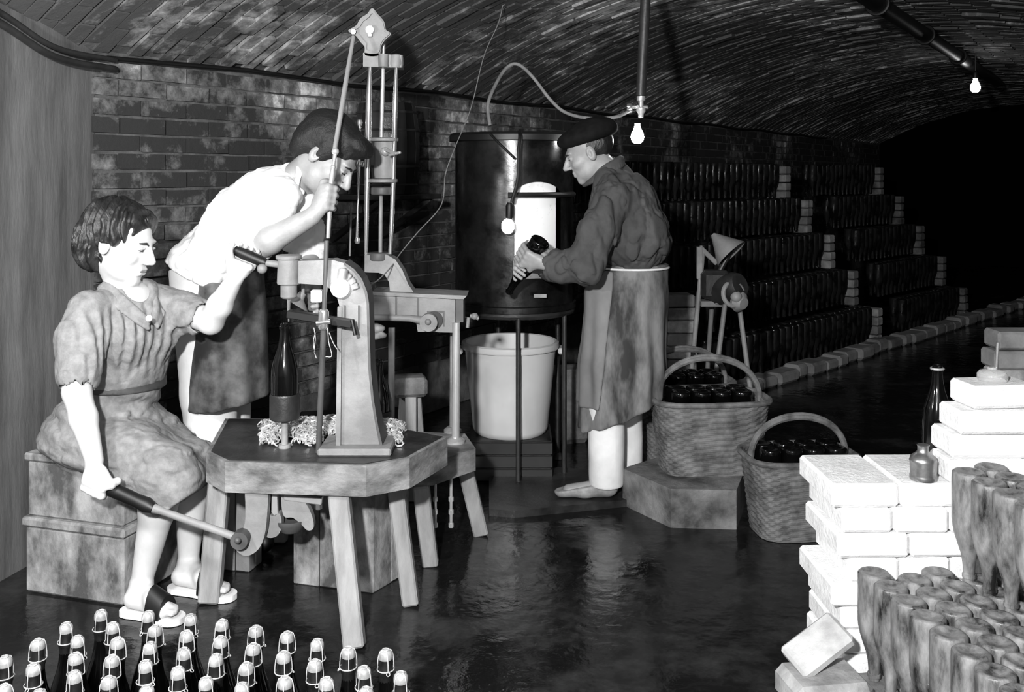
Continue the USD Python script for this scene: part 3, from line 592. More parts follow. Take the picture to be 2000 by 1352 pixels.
# ---------------------------------------------------------------- low slab, concrete step, baskets
fz = .03
sm = one('prism', [tuple(G(u, v)[:2]) for u, v in ((955, 1008), (1005, 1012), (1225, 990), (1222, 935), (1090, 925), (955, 945))], 0, fz); tag(obj('floor_slab', sm, M['wet_wood']), 'dark wet slab on the floor under the man in the beret', 'slab')
z = .16; q = [G(1216, 915, z)[:2], G(1310, 955, z)[:2], V(.915, 3.965), V(1.10, 4.48), V(.80, 4.56)]
sm = one('prism', [tuple(p) for p in q], 0, z); tag(obj('concrete_step', sm, M['concrete']), 'mottled concrete step that carries two wicker baskets', 'step')
def basket(label, c, L, W, H, rz, hh=.18, handle=True, seed=0):
    t = thing('wicker_basket', label, 'basket', c); R = trimesh.transformations.rotation_matrix(rz, [0, 0, 1])[:3, :3]; rr = random.Random(seed)
    def sup(a, sx, sy): 
        cx, sn = math.cos(a), math.sin(a); e = .52
        return V(sx*math.copysign(abs(cx)**e, cx), sy*math.copysign(abs(sn)**e, sn), 0)
    n = 64; rows = int(H/.012); ang = np.arange(n)/n*2*math.pi
    v = []; rings = []
    for r in range(rows*2+1):
        f = r/(rows*2); k = .84+.16*f; bul = .003*math.sin(r*math.pi)
        row = []
        for j, a in enumerate(ang):
            ph = 1 if (j//2+r//2) % 2 else -1
            row.append(R@(sup(a, L/2*k, W/2*k)*(1+.012*ph*(1 if r % 2 else .3)))+V(0, 0, H*f))
        rings.append(row)
    v = np.array(rings).reshape(-1, 3); m_ = len(rings); inner = np.array([[p*V(.93, .93, 1)+V(0, 0, .0) for p in row] for row in rings]).reshape(-1, 3)
    inner[:n, 2] += .012
    off = m_*n; vv = np.vstack([v, inner, [[0, 0, 0], [0, 0, .012]]]); f = []
    for r in range(m_-1):
        for j in range(n):
            a, b_ = r*n+j, r*n+(j+1) % n; f += [(a, b_, b_+n), (a, b_+n, a+n), (a+off, b_+n+off, b_+off), (a+off, a+n+off, b_+n+off)]
    for j in range(n):
        a, b_ = (m_-1)*n+j, (m_-1)*n+(j+1) % n; f += [(a, b_, b_+off), (a, b_+off, a+off), (2*off, (j+1) % n, j), (2*off+1, off+j, off+(j+1) % n)]
    m = trimesh.Trimesh(vv, f, process=False); m.apply_translation(c); obj('body', m, M['wicker'], t)
    b = MB(); b.tube([c+R@sup(a, L/2+.004, W/2+.004)+V(0, 0, H) for a in np.linspace(0, 2*math.pi, 60)], .012, 8); obj('rim', b, M['wicker'], t)
    if handle:
        for dz, rr_ in ((0, .013), (.012, .008)):
            a = np.linspace(0, math.pi, 20); b = MB(); b.tube([c+R@V((L/2-.02)*math.cos(x), .01*dz, 0)+V(0, 0, H-.02+(hh+dz)*math.sin(x)**.8) for x in a], rr_, 8)
            if dz == 0: hm = b
            else: hm.m += b.m
        obj('handle', hm, M['wicker'], t, smooth=40)
    return t, R
BB = thing('basket_bottle', 'dark bottle standing in the front wicker basket', 'bottle', group='bottles in the front basket'); obj('glass_body', inv_mesh(18), M['glass'], BB, smooth=50)
bfirst = True
def fill_basket(c, R, L, W, H, nx, ny, lab, grp):
    global bfirst
    for i in range(nx):
        for j in range(ny):
            lb = '%s bottle from the left in the %s row, %s' % (nth(i), ('front', 'back')[j], lab.split('standing ')[1])
            p = np.array(c)+R@V((i-(nx-1)/2)*.0905, (j-(ny-1)/2)*.0905, max(H-.262, .02))
            if bfirst: bfirst = False; BB.GetAttribute('xformOp:translate').Set(tuple(map(float, p))); tag(BB, lb)
            else: copy(BB, p, (0, 0, 40*i+17*j), lb, grp)
c3 = V(1.165, 3.955, 0.002); t, R = basket('front wicker basket of bottles standing on the wet floor', c3, .44, .31, .31, .1, hh=.17, seed=1)
fill_basket(c3, R, .44, .31, .31, 4, 2, 'dark bottle standing in the front wicker basket', 'bottles in the front basket')
c2 = V(.862, 4.27, .161); t, R = basket('middle wicker basket of bottles on the concrete step', c2, .50, .31, .31, .08, hh=.19, seed=2)
fill_basket(c2, R, .5, .31, .31, 4, 2, 'dark bottle standing in the middle wicker basket', 'bottles in the middle basket')
c1 = V(.90, 4.72, .202); t, R = basket('rear wicker basket half hidden behind the middle basket', V(.84, 4.76, .002), .46, .31, .44, .1, hh=.17, seed=3)
fill_basket(V(.84, 4.76, .002), R, .5, .31, .44, 4, 2, 'dark bottle standing in the rear wicker basket', 'bottles in the rear basket')
# brick block behind the man and machine stand by the baskets
cs = [((.90, 5.62, r*.075), (1, .1, 0), .17, 1, 1.05) for r in range(10)]
laid('brick_stub', 'short grey brick stub standing behind the rear basket', 'pier', cs, [M['grey_brick'], M['kerb']], h=.07, dp=.16, seed=6)
y = 5.1; cs_ = thing('capping_machine', 'four-legged capping machine with a cone hopper behind the baskets', 'machine', (1.1, y, 0))
for (a, b_, dy) in (((1373, 490), (1353, 700), .0), ((1392, 570), (1384, 690), .22), ((1417, 585), (1402, 705), -.12), ((1442, 585), (1463, 742), -.12)):
    p0, p1 = P(*a, y+dy*.4), P(*b_, y+dy); d = (p1-p0)/(p0[2]-p1[2]); p1 = p1+d*p1[2]; obj('leg', one('rod', p0, p1+V(0, 0, .004), .013, 10), M['iron'], cs_, smooth=40)
b = MB(); b.bar(P(1366, 482, y), P(1366, 545, y), .03, .03, up=(0, 1, 0)); b.bar(P(1366, 482, y), P(1400, 515, y), .025, .025, up=(0, 1, 0)); obj('arm', b, M['iron'], cs_)
b = MB(); b.lathe([(0, 0), (.012, .0), (.018, .01), (.092, .135), (.094, .142), (.088, .142), (.012, .02), (0, .02)], P(1392, 458, y), 28, axis=unit((.62, -.35, -.70))); obj('hopper', b, M['iron'], cs_, smooth=30)
b = MB(); b.box(P(1395, 555, y), (.15, .13, .15), bev=.02); b.lathe([(0, -.09), (.065, -.09), (.075, -.06), (.075, .06), (.06, .09), (0, .09)], P(1420, 565, y-.05), 24, axis=unit((.5, -.6, .3))); b.rod(P(1400, 540, y), P(1432, 480, y), .014); obj('gearbox', b, M['dark_iron'], cs_, smooth=30)
b = MB(); b.torus(P(1432, 575, y-.13), .06, .012, axis=(.4, -1, .2), n=24); b.ball(P(1438, 580, y-.14), .03); b.lathe([(0, -.02), (.05, -.02), (.055, 0), (.03, .03), (0, .03)], P(1445, 590, y-.12), 18, axis=(.5, -.8, -.2)); obj('wheel', b, M['iron'], cs_, smooth=40)
b = MB(); b.box(P(1388, 592, y), (.12, .10, .03)); b.bar(P(1400, 595, y-.05), P(1408, 545, y-.05), .02, .02, up=(0, 1, 0)); obj('shelf', b, M['iron'], cs_)
# ================================================================ tables and machines
def xy(u, v, z): return tuple(G(u, v, z)[:2])
def leg_to(b, top, foot, w, h, up=(0, 1, 0)):
    d = foot-top; return b.bar(top, foot, w, h, up=up, bev=.006)
T1 = .55
t1 = thing('work_table', 'thick-topped low wooden table with splayed legs that carries the corking machine', 'table', (-.68, 3.3, 0))
poly = [xy(440, 900, T1), xy(715, 908, T1), xy(800, 893, T1), xy(874, 852, T1), xy(786, 836, T1), xy(560, 816, T1), xy(440, 816, T1), xy(403, 882, T1)]
b = MB(); b.prism(poly, T1-.10, T1-.003); obj('table_top', b, M['wood'], t1)
cx, cy = np.mean(poly, 0); b = MB(); b.prism([(cx+(x-cx)*.96, cy+(y_-cy)*.95) for x, y_ in poly], T1-.003, T1); obj('wet_surface', b, M['wet_wood'], t1, label='black wet top surface')
for (a, f_, w) in (((432, 940), (409, 1178), .07), ((662, 962), (693, 1266), .065), ((768, 950), (803, 1183), .055), ((560, 905), (545, 1060), .06)):
    ft = G(*f_); y = ft[1]+(.06 if f_[1] < 1200 else .09); tp = P(*a, y); tp[2] = T1-.10; obj('leg', one('bar', ft+V(0, 0, .002), tp, w, .05, up=(0, 1, 0), bev=.006), M['wood_leg'], t1)
b = MB(); p = P(517, 928, 3.075); b.lathe([(0, 0), (.024, 0), (.02, .012), (.012, .016), (0, .017)], p, 18, axis=(.1, -1, .1)); obj('bolt', b, M['iron_edge'], t1, smooth=40)
# ---------------------------------------------------------------- corking machine
y = 3.15; cm = thing('corking_machine', 'cast iron corking machine with a curved neck in front of the tall machine', 'machine', (P(700, 872, y)[0], y, T1))
out = [(583, 510), (625, 509), (650, 508), (672, 514), (691, 528), (705, 547), (714, 570), (718, 595), (719, 640), (721, 720), (727, 780), (735, 830), (744, 874), (657, 874), (660, 780), (661, 640), (663, 598), (658, 580), (648, 566), (632, 557), (583, 554)]
fr_ = obj('frame', slab_px(out, y, .085), M['iron'], cm)
edge = [(672, 512), (692, 526), (707, 545), (717, 570), (721, 595), (722, 640), (724, 720), (730, 780), (738, 830), (748, 874), (742, 874), (733, 830), (725, 780), (719, 720), (717, 640), (716, 595), (712, 572), (703, 549), (690, 531), (671, 517)]
obj('flange', slab_px(edge, y-.012, .11), M['iron_edge'], fr_, label='darker edge flange')
obj('rib', slab_px([(659, 600), (667, 600), (665, 872), (656, 872)], y-.014, .03), M['iron'], fr_)
for u in (672, 699): obj('slot_edge', slab_px([(u, 597), (u+2.5, 597), (u+2.5, 643), (u, 643)], y-.008, .01), M['iron_edge'], fr_)
b = MB()
for a, c in (((676, 545), (684, 534)), ((683, 553), (694, 545)), ((686, 562), (700, 557))): b.bar(P(*a, y-.012), P(*c, y-.012), .02, .012, up=(0, 1, 0))
obj('lug', b, M['iron'], fr_)
b = MB(); b.box((P(697, 884, y)[0], y+.03, T1+.012), (.235, .17, .024), bev=.006); obj('base_plate', b, M['iron'], cm)
p = P(564, 555, y+.035); px = y/F
b = MB(); b.lathe([(0, 0), (22*px, 0), (23*px, 3*px), (21*px, 48*px), (25*px, 50*px), (25.5*px, 56*px), (22*px, 58*px), (0, 58*px)], p, 30); hd_ = obj('head', b, M['iron'], cm, smooth=40)
b = MB(); b.lathe([(0, -28*px), (13*px, -28*px), (16*px, -25*px), (16*px, 0), (0, 0)], p, 26); obj('nozzle', b, M['iron'], hd_, smooth=40)
b = MB(); b.lathe([(0, -75*px), (1.5*px, -74*px), (3*px, -50*px), (3.6*px, -28*px), (0, -28*px)], p, 12); obj('plunger', b, M['chrome'], hd_, smooth=40)
# operating lever held by the woman's left hand
LH = P(457, 488, 3.26), P(520, 514, 3.25), P(548, 517, 3.25)
b = MB(); b.tube([LH[0], LH[0]*.97+LH[1]*.03, LH[0]*.7+LH[1]*.3, LH[1]*.9+LH[0]*.1, LH[1]], [.008, .015, .019, .017, .012], 14); obj('handle', b, M['black'], cm, smooth=40)
b = MB(); b.tube([LH[1], LH[2]], [.011, .012], 12); b.ball(P(512, 525, 3.24), .017); obj('lever', b, M['iron'], cm, smooth=40)
# guide rod, clamp and cross arm
yr = 3.075; b = MB(); b.rod(P(638, 470, yr), P(632, 640, yr), .0075, 12); b.rod(P(632, 640, yr), V(*G(622, 884, T1)[:2], T1), .0095, 12); obj('guide_rod', b, M['iron_edge'], cm, smooth=40)
b = MB(); b.bar(P(563, 613, yr+.06), P(690, 633, yr+.012), .03, .026); b.rod(P(687, 625, yr), P(694, 655, yr-.01), .006); obj('cross_arm', b, M['black'], cm, smooth=40)
b = MB(); b.lathe([(0, -.035), (.013, -.035), (.017, -.028), (.017, .02), (.012, .028), (0, .028)], P(632, 622, yr), 16, axis=unit(P(638, 470, yr)-P(632, 640, yr))); b.rod(P(618, 632, yr-.01), P(645, 628, yr-.01), .008); obj('clamp', b, M['chrome'], cm, smooth=40)
b = MB()
for q in ([(613, 640), (616, 660), (614, 685), (618, 700)], [(640, 640), (642, 668), (648, 695), (636, 697)], [(643, 650), (650, 668), (658, 682)], [(616, 650), (612, 668), (615, 690)]):
    b.tube(bez([P(u, v, yr-.02) for u, v in q], 12), .0016, 5)
obj('loose_wire', b, M['wire'], cm)
b = MB(); b.lathe([(0, 0), (.012, 0), (.016, .02), (.05, .045), (.047, .047), (0, .03)], P(592, 572, 3.3), 18, axis=unit((-.5, -.2, -.8))); b.rod(P(592, 575, 3.3), P(592, 554, 3.3), .006); obj('cork_funnel', b, M['iron'], cm, smooth=40)
b = MB(); b.box(P(619, 578, 3.28), (.038, .03, .042), bev=.004); obj('cork_block', b, M['white'], cm)
c0 = P(556, 818, 3.2); b = MB(); b.lathe([(0, 0), (28*px, 0), (29.5*px, 3*px), (29.5*px, 46*px), (28*px, 50*px), (26*px, 50*px), (26*px, 8*px), (0, 8*px)], c0, 28); obj('bottle_cup', b, M['dark_iron'], cm, smooth=40)
b = MB(); b.rod(V(c0[0], c0[1], T1), c0, .011, 14); b.lathe([(0, 0), (.02, 0), (.02, .012), (0, .012)], (c0[0], c0[1], T1), 16); obj('cup_spindle', b, M['iron'], cm, smooth=40)
t = thing('bottle', 'dark bottle standing in the cup of the corking machine', 'bottle', c0+V(0, 0, 8.5*px)); lobj('glass_body', bottle_body(22), M['glass'], t)
t = thing('machine_lamp', 'round glowing bulb fixed on the neck of the corking machine', 'lamp', P(665, 562, y-.055))
b = MB(); b.ball(P(664, 563, y-.055), .03, 3); obj('bulb', b, M['bulb_small'], t, smooth=True)
b = MB(); b.lathe([(0, 0), (.014, 0), (.016, .01), (.016, .035), (.01, .04), (0, .04)], P(667, 548, y-.05), 14, axis=unit((.1, .3, .9))); obj('socket', b, M['steel'], t, smooth=40)
# treadle crank and hand lever under the table
yb = 3.06; hk = thing('hand_lever', 'long iron hand lever with a dark wooden grip hung under the work table', 'lever', P(490, 1000, yb))
obj('bracket', slab_px([(478, 961), (523, 961)]+[tuple(q_) for q_ in bez([(523, 985), (521, 1015), (517, 1045), (508, 1068), (494, 1082), (478, 1086), (464, 1078), (455, 1063), (460, 1048), (473, 1036), (479, 1015), (479, 980)], 60)], yb, .035), M['iron'], hk)
hp = [P(172, 935, 3.078), P(300, 993, 3.05), P(468, 1052, 3.035)]
b = MB(); d = hp[1]-hp[0]; b.tube([hp[0], hp[0]+d*.03, hp[0]+d*.3, hp[0]+d*.75, hp[0]+d*.9, hp[1]], [.012, .02, .023, .021, .024, .017], 16); obj('grip', b, M['black'], hk, smooth=40)
b = MB(); b.tube([hp[1], hp[1]*.9+hp[2]*.1, hp[2]], [.015, .0115, .0125], 14); lr_ = obj('lever_rod', b, M['iron'], hk, smooth=40)
b = MB(); b.lathe([(0, -.03), (.024, -.03), (.027, -.02), (.027, .02), (0, .02)], P(470, 1053, 3.04), 22, axis=(0, -1, 0)); b.ball(P(464, 1056, 3.0), .01); obj('pivot_bolt', b, M['iron_edge'], lr_, smooth=40)
tr = thing('treadle_linkage', 'curved iron hooks and links hanging under the work table', 'linkage', P(560, 1000, 3.15))
y2 = 3.16
obj('hook', slab_px(soft([(552, 962), (578, 964), (598, 985), (610, 1010), (612, 1032), (600, 1036), (588, 1024), (572, 1012), (556, 1010), (550, 990)]), y2-.04, .03), M['iron'], tr)
obj('cam', slab_px(soft([(518, 1002), (532, 1008), (546, 1004), (550, 1028), (542, 1046), (526, 1051), (513, 1042), (512, 1020)]), y2-.05, .035), M['iron'], tr)
obj('link', slab_px([(531, 962), (541, 962), (542, 1004), (536, 1008), (530, 1000)], y2-.05, .02), M['steel'], tr)
obj('cup', one('lathe', [(0, -.0), (.03, .005), (.05, .03), (.052, .045), (.045, .045), (0, .02)], P(568, 1040, y2-.01), 22), M['iron_edge'], tr, smooth=40)
obj('cross_bar', one('bar', P(556, 968, 3.13), P(630, 978, 3.13), .03, .022), M['steel'], tr); obj('nut', one('lathe', [(0, 0), (.012, 0), (.012, .022), (0, .022)], P(622, 994, 3.13), 6), M['iron_edge'], tr)
# heap of wire hoods
rr = random.Random(11); b = MB()
for k in range(1500):
    a = rr.uniform(0, 1); u = 515+265*a; yy = 3.22+.24*rr.random(); hgt = .045*max(0, math.sin(math.pi*(.06+.9*a)))**.5*max(0, 1-(abs(yy-3.34)/.14)**2)
    if 625 < u < 772 and yy < 3.285: continue
    if 535 < u < 580 and yy < 3.29: continue
    c = V((u-1000)/F*yy, yy, T1+.004+hgt*rr.random()); R = rr.uniform(.012, .02); ax = unit(V(rr.uniform(-1, 1), rr.uniform(-1, 1), rr.uniform(.2, 1)))
    x_, y_, _ = frame(ax); A = np.linspace(0, rr.uniform(3.5, 6), 8); q = np.array([c+R*(math.cos(w)*x_+math.sin(w)*y_)+ax*.004*w for w in A]); q[:, 2] = np.maximum(q[:, 2], T1+.003); b.tube(q, .0028, 4, cap=False)
tag(obj('wire_hoods', b, M['wire']), 'tangled heap of pale wire hoods on the wet table behind the corking machine', 'wire', kind='stuff')
# ---------------------------------------------------------------- boxes under and beside the table
def crate(name, label, corners, h, mt, nb=4, z0=0, cat='crate'):
    c = np.mean(corners, 0); t = thing(name, label, cat, (c[0], c[1], z0)); n = len(corners)
    core = [(c[0]+(x-c[0])*.95, c[1]+(y_-c[1])*.95) for x, y_ in corners]; b = MB(); b.prism(core, z0, z0+h-.002); obj('body', b, M['wet_wood'], t)
    for i in range(n):
        a, e = np.array([*corners[i], 0]), np.array([*corners[(i+1) % n], 0]); L = np.linalg.norm(e-a); d = (e-a)/L; nn = V(d[1], -d[0], 0)
        k = max(2, int(round(L/.1)))
        for j in range(k):
            p = a+d*L*(j+.5)/k-nn*.010; obj('board', one('box', (p[0], p[1], z0+h/2), (L/k-.003, .02, h-.004*(j % 2)), ax=[d, nn, V(0, 0, 1)], bev=.003), mt, t)
    return t
c = [xy(572, 1140, 0), xy(728, 1160, 0), xy(800, 1118, 0)]; c.append((c[0][0]+c[2][0]-c[1][0], c[0][1]+c[2][1]-c[1][1]))
crate('crate', 'pale boarded wooden crate standing under the work table', c, .40, M['box'])
c = [xy(432, 1113, 0), xy(486, 1119, 0), xy(512, 1099, 0)]; c.append((c[0][0]+c[2][0]-c[1][0], c[0][1]+c[2][1]-c[1][1]))
crate('crate', 'small grey box behind the left legs of the work table', c, .34, M['iron'])
e = unit(V(.39, -.12)); pn = V(.294, .956)*.40; c0_, c1_ = V(*xy(48, 1156, 0)), V(*xy(241, 1185, 0))
st = thing('seat_box', 'pair of stacked weathered wooden boxes that the woman sits on', 'box', (*((c0_+c1_+pn)/2), 0))
ctr = (c0_+c1_+pn)/2
def quadp(k): return [tuple(ctr+(np.array(p)-ctr)*k) for p in (c0_, c1_, c1_+pn, c0_+pn)]
for nm, z0, z1, k in (('lower_box', 0, .228, 1.0), ('ledge', .228, .262, 1.05), ('upper_box', .262, .455, .98), ('lid', .455, .482, 1.02)):
    q = quadp(k); b = MB(); b.box((*ctr, (z0+z1)/2), (np.linalg.norm(c1_-c0_)*k, .40*k, z1-z0), ax=[V(*e, 0), V(-e[1], e[0], 0), V(0, 0, 1)], bev=.008); obj(nm, b, M['box'], st)
fd = Field((ctr[0]-.35, ctr[1]-.35, .44), (ctr[0]+.35, ctr[1]+.35, .56), .006)
fd.ell((ctr[0]-.02, ctr[1], .492), (.238, .222, .042), ax=[V(*e, 0), V(-e[1], e[0], 0), V(0, 0, 1)]).plane((*ctr, .483), (0, 0, -1), .003).disp(lambda p: (meshkit.fbm(p*14, 3)-.5)*.016)
tag(obj('folded_sack', fd.mesh(), M['box'], smooth=True), 'folded sack laid as a cushion under the seated woman', 'sack')
# ---------------------------------------------------------------- second table and the tall machine
T2 = .40
t2 = thing('work_table', 'lower wooden table behind and to the right, under the tall machine', 'table', (-.28, 3.75, 0))
poly2 = [xy(700, 903, T2), xy(845, 903, T2), xy(929, 876, T2), xy(908, 847, T2), xy(700, 838, T2)]
b = MB(); b.prism(poly2, T2-.085, T2); obj('table_top', b, M['wood'], t2)
for (a, f_) in (((822, 930), (841, 1105)), ((905, 915), (940, 1045)), ((735, 905), (712, 1080)), ((740, 890), (735, 1025))):
    ft = G(*f_); tp = P(*a, ft[1]-.05 if f_[0] > 800 else ft[1]); tp[2] = T2-.085; obj('leg', one('bar', ft+V(0, 0, .002), tp, .06, .045, up=(0, 1, 0), bev=.006), M['wood_leg'], t2)
for u in (850, 881):
    b = MB(); b.rod(P(u, 925, 3.7), P(u, 1028, 3.7), .006, 8); [b.lathe([(0, -.008), (.01, -.008), (.01, .008), (0, .008)], P(u, w_, 3.7), 8) for w_ in (975, 1000, 1026)]
    obj('hanging_bolt', b, M['steel'], t2, smooth=40)
y = 3.80; q = y/F
tm = thing('bottling_machine', 'tall machine with upright rods and a top wheel standing behind the corking machine', 'machine', (P(800, 860, y)[0], y, T2))
for (u, v0, v1, dy, r) in ((891, 630, 862, 0, .0155), (765, 640, 860, .04, .013), (765, 640, 850, .16, .013), (885, 632, 850, .16, .013)):
    yy = y+dy; a = P(u, v0, yy); f_ = V((u-1-1000)/F*yy, yy, T2); b = MB(); b.rod(a, f_, r, 14); b.lathe([(0, 0), (.036, 0), (.036, .01), (.022, .022), (0, .022)], f_, 16); obj('stand_rod', b, M['steel'] if dy == 0 and u > 800 else M['iron'], tm, smooth=40)
bm_ = obj('beam', slab_px([(728, 577), (889, 585), (889, 650), (816, 648), (813, 630), (728, 624)], y, .15), M['iron'], tm)
obj('beam_lip', slab_px([(726, 570), (912, 578), (905, 585), (726, 577)], y-.012, .175), M['iron'], bm_)
obj('beam_end', slab_px([(889, 583), (905, 583), (905, 630), (889, 630)], y+.01, .14), M['iron_edge'], bm_)
b = MB()
for u in (772, 815): b.m.append(slab_px([(u, 580), (u+3, 580), (u+3, 624), (u, 624)], y-.006, .008))
b.m.append(slab_px([(834, 608), (868, 608), (868, 638), (865, 638), (865, 611), (834, 611)], y-.006, .008)); obj('panel_seam', b, M['iron_edge'], bm_)
b = MB(); b.tube([P(728, 620, y-.03), P(800, 622, y-.03), P(838, 628, y-.03)], [.012, .013, .018], 12); pr_ = obj('push_rod', b, M['iron'], tm, smooth=40)
b = MB(); b.lathe([(0, -.03), (.03, -.03), (.034, -.02), (.034, .025), (0, .025)], P(838, 629, y-.03), 22, axis=(0, -1, 0)); b.ball(P(836, 629, y-.06), .012); obj('knuckle', b, M['iron'], pr_, smooth=40)
b = MB(); b.lathe([(0, 0), (.034, 0), (.034, .008), (0, .008)], P(848, 625, y-.004), 22, axis=(0, -1, 0)); obj('bearing', b, M['black'], tm, smooth=40)
obj('neck', slab_px([(712, 498), (754, 497), (772, 507), (786, 528), (797, 555), (810, 574), (762, 574), (760, 552), (752, 538), (740, 533), (712, 532)], y+.03, .09), M['iron'], tm)
b = MB(); b.rod(P(918, 617, y), P(935, 622, y), .008); b.ball(P(927, 618, y), .014); b.rod(P(913, 640, y), P(915, 620, y), .007); obj('cock', b, M['iron'], tm, smooth=40)
yc = y+.05
def rod(name, pts, r, mt, dy=0): obj(name, one('tube', [P(u, v, yc+dy) for u, v in pts], r, 12), M[mt], tm, smooth=40)
rod('column', [(723, 128), (721, 190), (719, 280), (717, 350), (715, 498)], [.007, .013, .014, .011, .008], 'chrome')
rod('column', [(774, 132), (772, 200), (770, 272), (768, 352), (766, 420), (762, 496)], [.007, .011, .011, .010, .009, .008], 'chrome')
rod('column', [(749, 60), (748, 150), (745, 270)], .008, 'steel', .04)
rod('piston_rod', [(744, 378), (743, 495)], .008, 'iron', .03)
rod('side_rod', [(703, 240), (702, 300), (701, 340), (699, 400), (697, 470)], [.005, .008, .006, .004, .006], 'chrome', .02)
rod('side_rod', [(686, 400), (684, 470), (683, 500)], .004, 'iron', .05); rod('side_rod', [(776, 190), (774, 215), (772, 250), (764, 268)], [.004, .008, .006, .004], 'chrome', .03)
for u, v in ((703, 240), (701, 320), (698, 470), (710, 320)): obj('joint', one('lathe', [(0, -.012), (.009, -.012), (.012, 0), (.009, .012), (0, .012)], P(u, v, yc+.02), 12), M['chrome'], tm, smooth=40)
def disc(u, v, r, h0, h1, name, mt, n=28, dy=.02): obj(name, one('lathe', [(0, h0), (r*.94, h0), (r, h0+(h1-h0)*.15), (r, h0+(h1-h0)*.85), (r*.94, h1), (0, h1)], P(u, v, yc+dy), n), M[mt], tm, smooth=40)
disc(750, 310, .04, -.078, .078, 'cylinder', 'iron'); disc(750, 273, .058, -.008, .008, 'cylinder_flange', 'iron'); disc(748, 353, .058, -.008, .008, 'cylinder_flange', 'iron'); disc(746, 372, .045, -.016, .012, 'cylinder_gland', 'iron_edge'); disc(740, 508, .05, -.0, .03, 'column_foot', 'iron_edge')
b = MB(); b.bar(P(752, 293, y), P(775, 300, y-.05), .012, .01); b.bar(P(760, 303, y-.02), P(782, 298, y-.06), .012, .01); b.ball(P(752, 296, y+.02), .018); obj('valve', b, M['steel'], tm, smooth=40)
b = MB(); b.m.append(slab_px([(709, 103), (784, 108), (784, 132), (709, 130)], yc-.02, .09)); b.lathe([(0, -.03), (.026, -.03), (.03, -.015), (.027, .02), (0, .028)], P(774, 118, yc), 16); b.lathe([(0, -.03), (.02, -.03), (.02, .02), (0, .02)], P(749, 116, yc-.02), 14); obj('top_bracket', b, M['iron'], tm, smooth=30)
yw = yc-.02; hub = P(724, 60, yw)
hp0 = [(727, 16), (738, 28), (750, 42), (754, 58), (764, 66), (753, 77), (745, 89), (740, 108), (714, 108), (712, 92), (704, 82), (694, 69), (680, 60), (695, 50), (704, 36), (717, 27)]
hpp = obj('head_plate', slab_px(soft(hp0, 90), yw, .035), M['iron'], tm, smooth=30)
obj('head_rim', slab_px(soft([(727+(u-727)*.9, 62+(v-62)*.9) for u, v in hp0], 90), yw-.010, .012, holes=[soft([(727+(u-727)*.78, 62+(v-62)*.78) for u, v in hp0], 90)]), M['iron'], hpp, smooth=30)
b = MB(); b.rod(hub-V(0, .03, 0), hub+V(0, .02, 0), .016, 18); b.rod(P(690, 62, yw-.03), P(690, 62, yw+.05), .010, 14); b.bar(P(722, 50, yw-.014), P(722, 72, yw-.014), .02, .012, up=(0, 1, 0)); obj('hub', b, M['steel'], hpp, smooth=40)
LV = [P(690, 72, 3.72), P(654, 292, 3.36)]
b = MB(); b.tube([LV[0], (LV[0]+LV[1])/2, LV[1]], [.007, .0095, .0085], 12); lr_ = obj('lever_rod', b, M['steel'], tm, smooth=40)
b = MB(); g0, g1 = P(655, 296, 3.355), P(645, 372, 3.33)
b.ball(g0, .013); b.tube([g0, g0*.7+g1*.3, g0*.4+g1*.6, g1], [.008, .006, .010, .008], 10); b.ball(g0*.6+g1*.4, .009); b.tube([g1, P(641, 465, 3.33)], [.010, .007], 12); obj('lever_grip', b, M['steel'], lr_, smooth=40)
yb = 3.82; bc_ = V((740-1000)/F*yb, yb, 0)
b = MB(); b.lathe([(0, 0), (.05, 0), (.05, .12), (.046, .12), (.046, .02), (0, .02)], bc_+V(0, 0, T2), 24); obj('bottle_cup', b, M['dark_iron'], tm, smooth=40)
t = thing('bottle', 'dark bottle standing in the cup under the tall machine beam', 'bottle', bc_+V(0, 0, T2+.022)); lobj('glass_body', bottle_body(22), M['glass'], t)
fd = Field(P(722, 670, 3.88)-V(0, .13, .02), P(768, 628, 3.88)+V(0, .07, .02), .004); rr = random.Random(4)
for k in range(8): fd.ell(P(738+rr.uniform(-8, 10), 648+rr.uniform(-12, 12), 3.84), (.018, .016, .012), k=.008)
tag(obj('rag', fd.mesh(), M['paper'], smooth=True), 'crumpled pale rag hanging under the tall machine beam', 'rag')
# ---------------------------------------------------------------- cask on a wall shelf, stool, blocks behind
s_ = 1.6; cc = wp(s_, .22, 0)
t = thing('cask', 'small dark upright wooden cask on a wall shelf behind the tall machine', 'cask', (cc[0], cc[1], 1.345)); R0, H0 = .175, .48; cc[2] = 1.345
for k in range(16):
    a0, a1 = k*math.pi/8+.012, (k+1)*math.pi/8-.012; v = []
    for i in range(7):
        h = i/6; R = R0*(.86+.14*math.sin(math.pi*h))
        for rad in (R, R-.02):
            for a in (a0, a1): v.append((cc[0]+rad*math.cos(a), cc[1]+rad*math.sin(a), cc[2]+h*H0))
    obj('stave', trimesh.convex.convex_hull(np.array(v)), M['black'] if k % 3 else M['wet_wood'], t)
for h in (.1, .3, .7, .9): R = R0*(.86+.14*math.sin(math.pi*h)); obj('hoop', one('torus', cc+V(0, 0, h*H0), R, .007, n=32, k=6), M['dark_iron'], t, smooth=40)
for h in (.03, .97): obj('head', one('lathe', [(0, -.01), (R0*.82, -.01), (R0*.82, .01), (0, .01)], cc+V(0, 0, h*H0), 24), M['black'], t)
t = thing('wall_shelf', 'dark shelf board holding the cask on the brick wall', 'shelf', wp(s_, .2, 1.32)); b = MB(); wbox(b, s_-.25, s_+.25, .012, .40, 1.315, 1.343); obj('board', b, M['wet_wood'], t)
for k in (-.2, .2): obj('bracket', one('bar', wp(s_+k, .014, 1.1), wp(s_+k, .36, 1.315), .03, .03), M['dark_iron'], t)
sx = V((800-1000)/F*4.35, 4.35, 0)
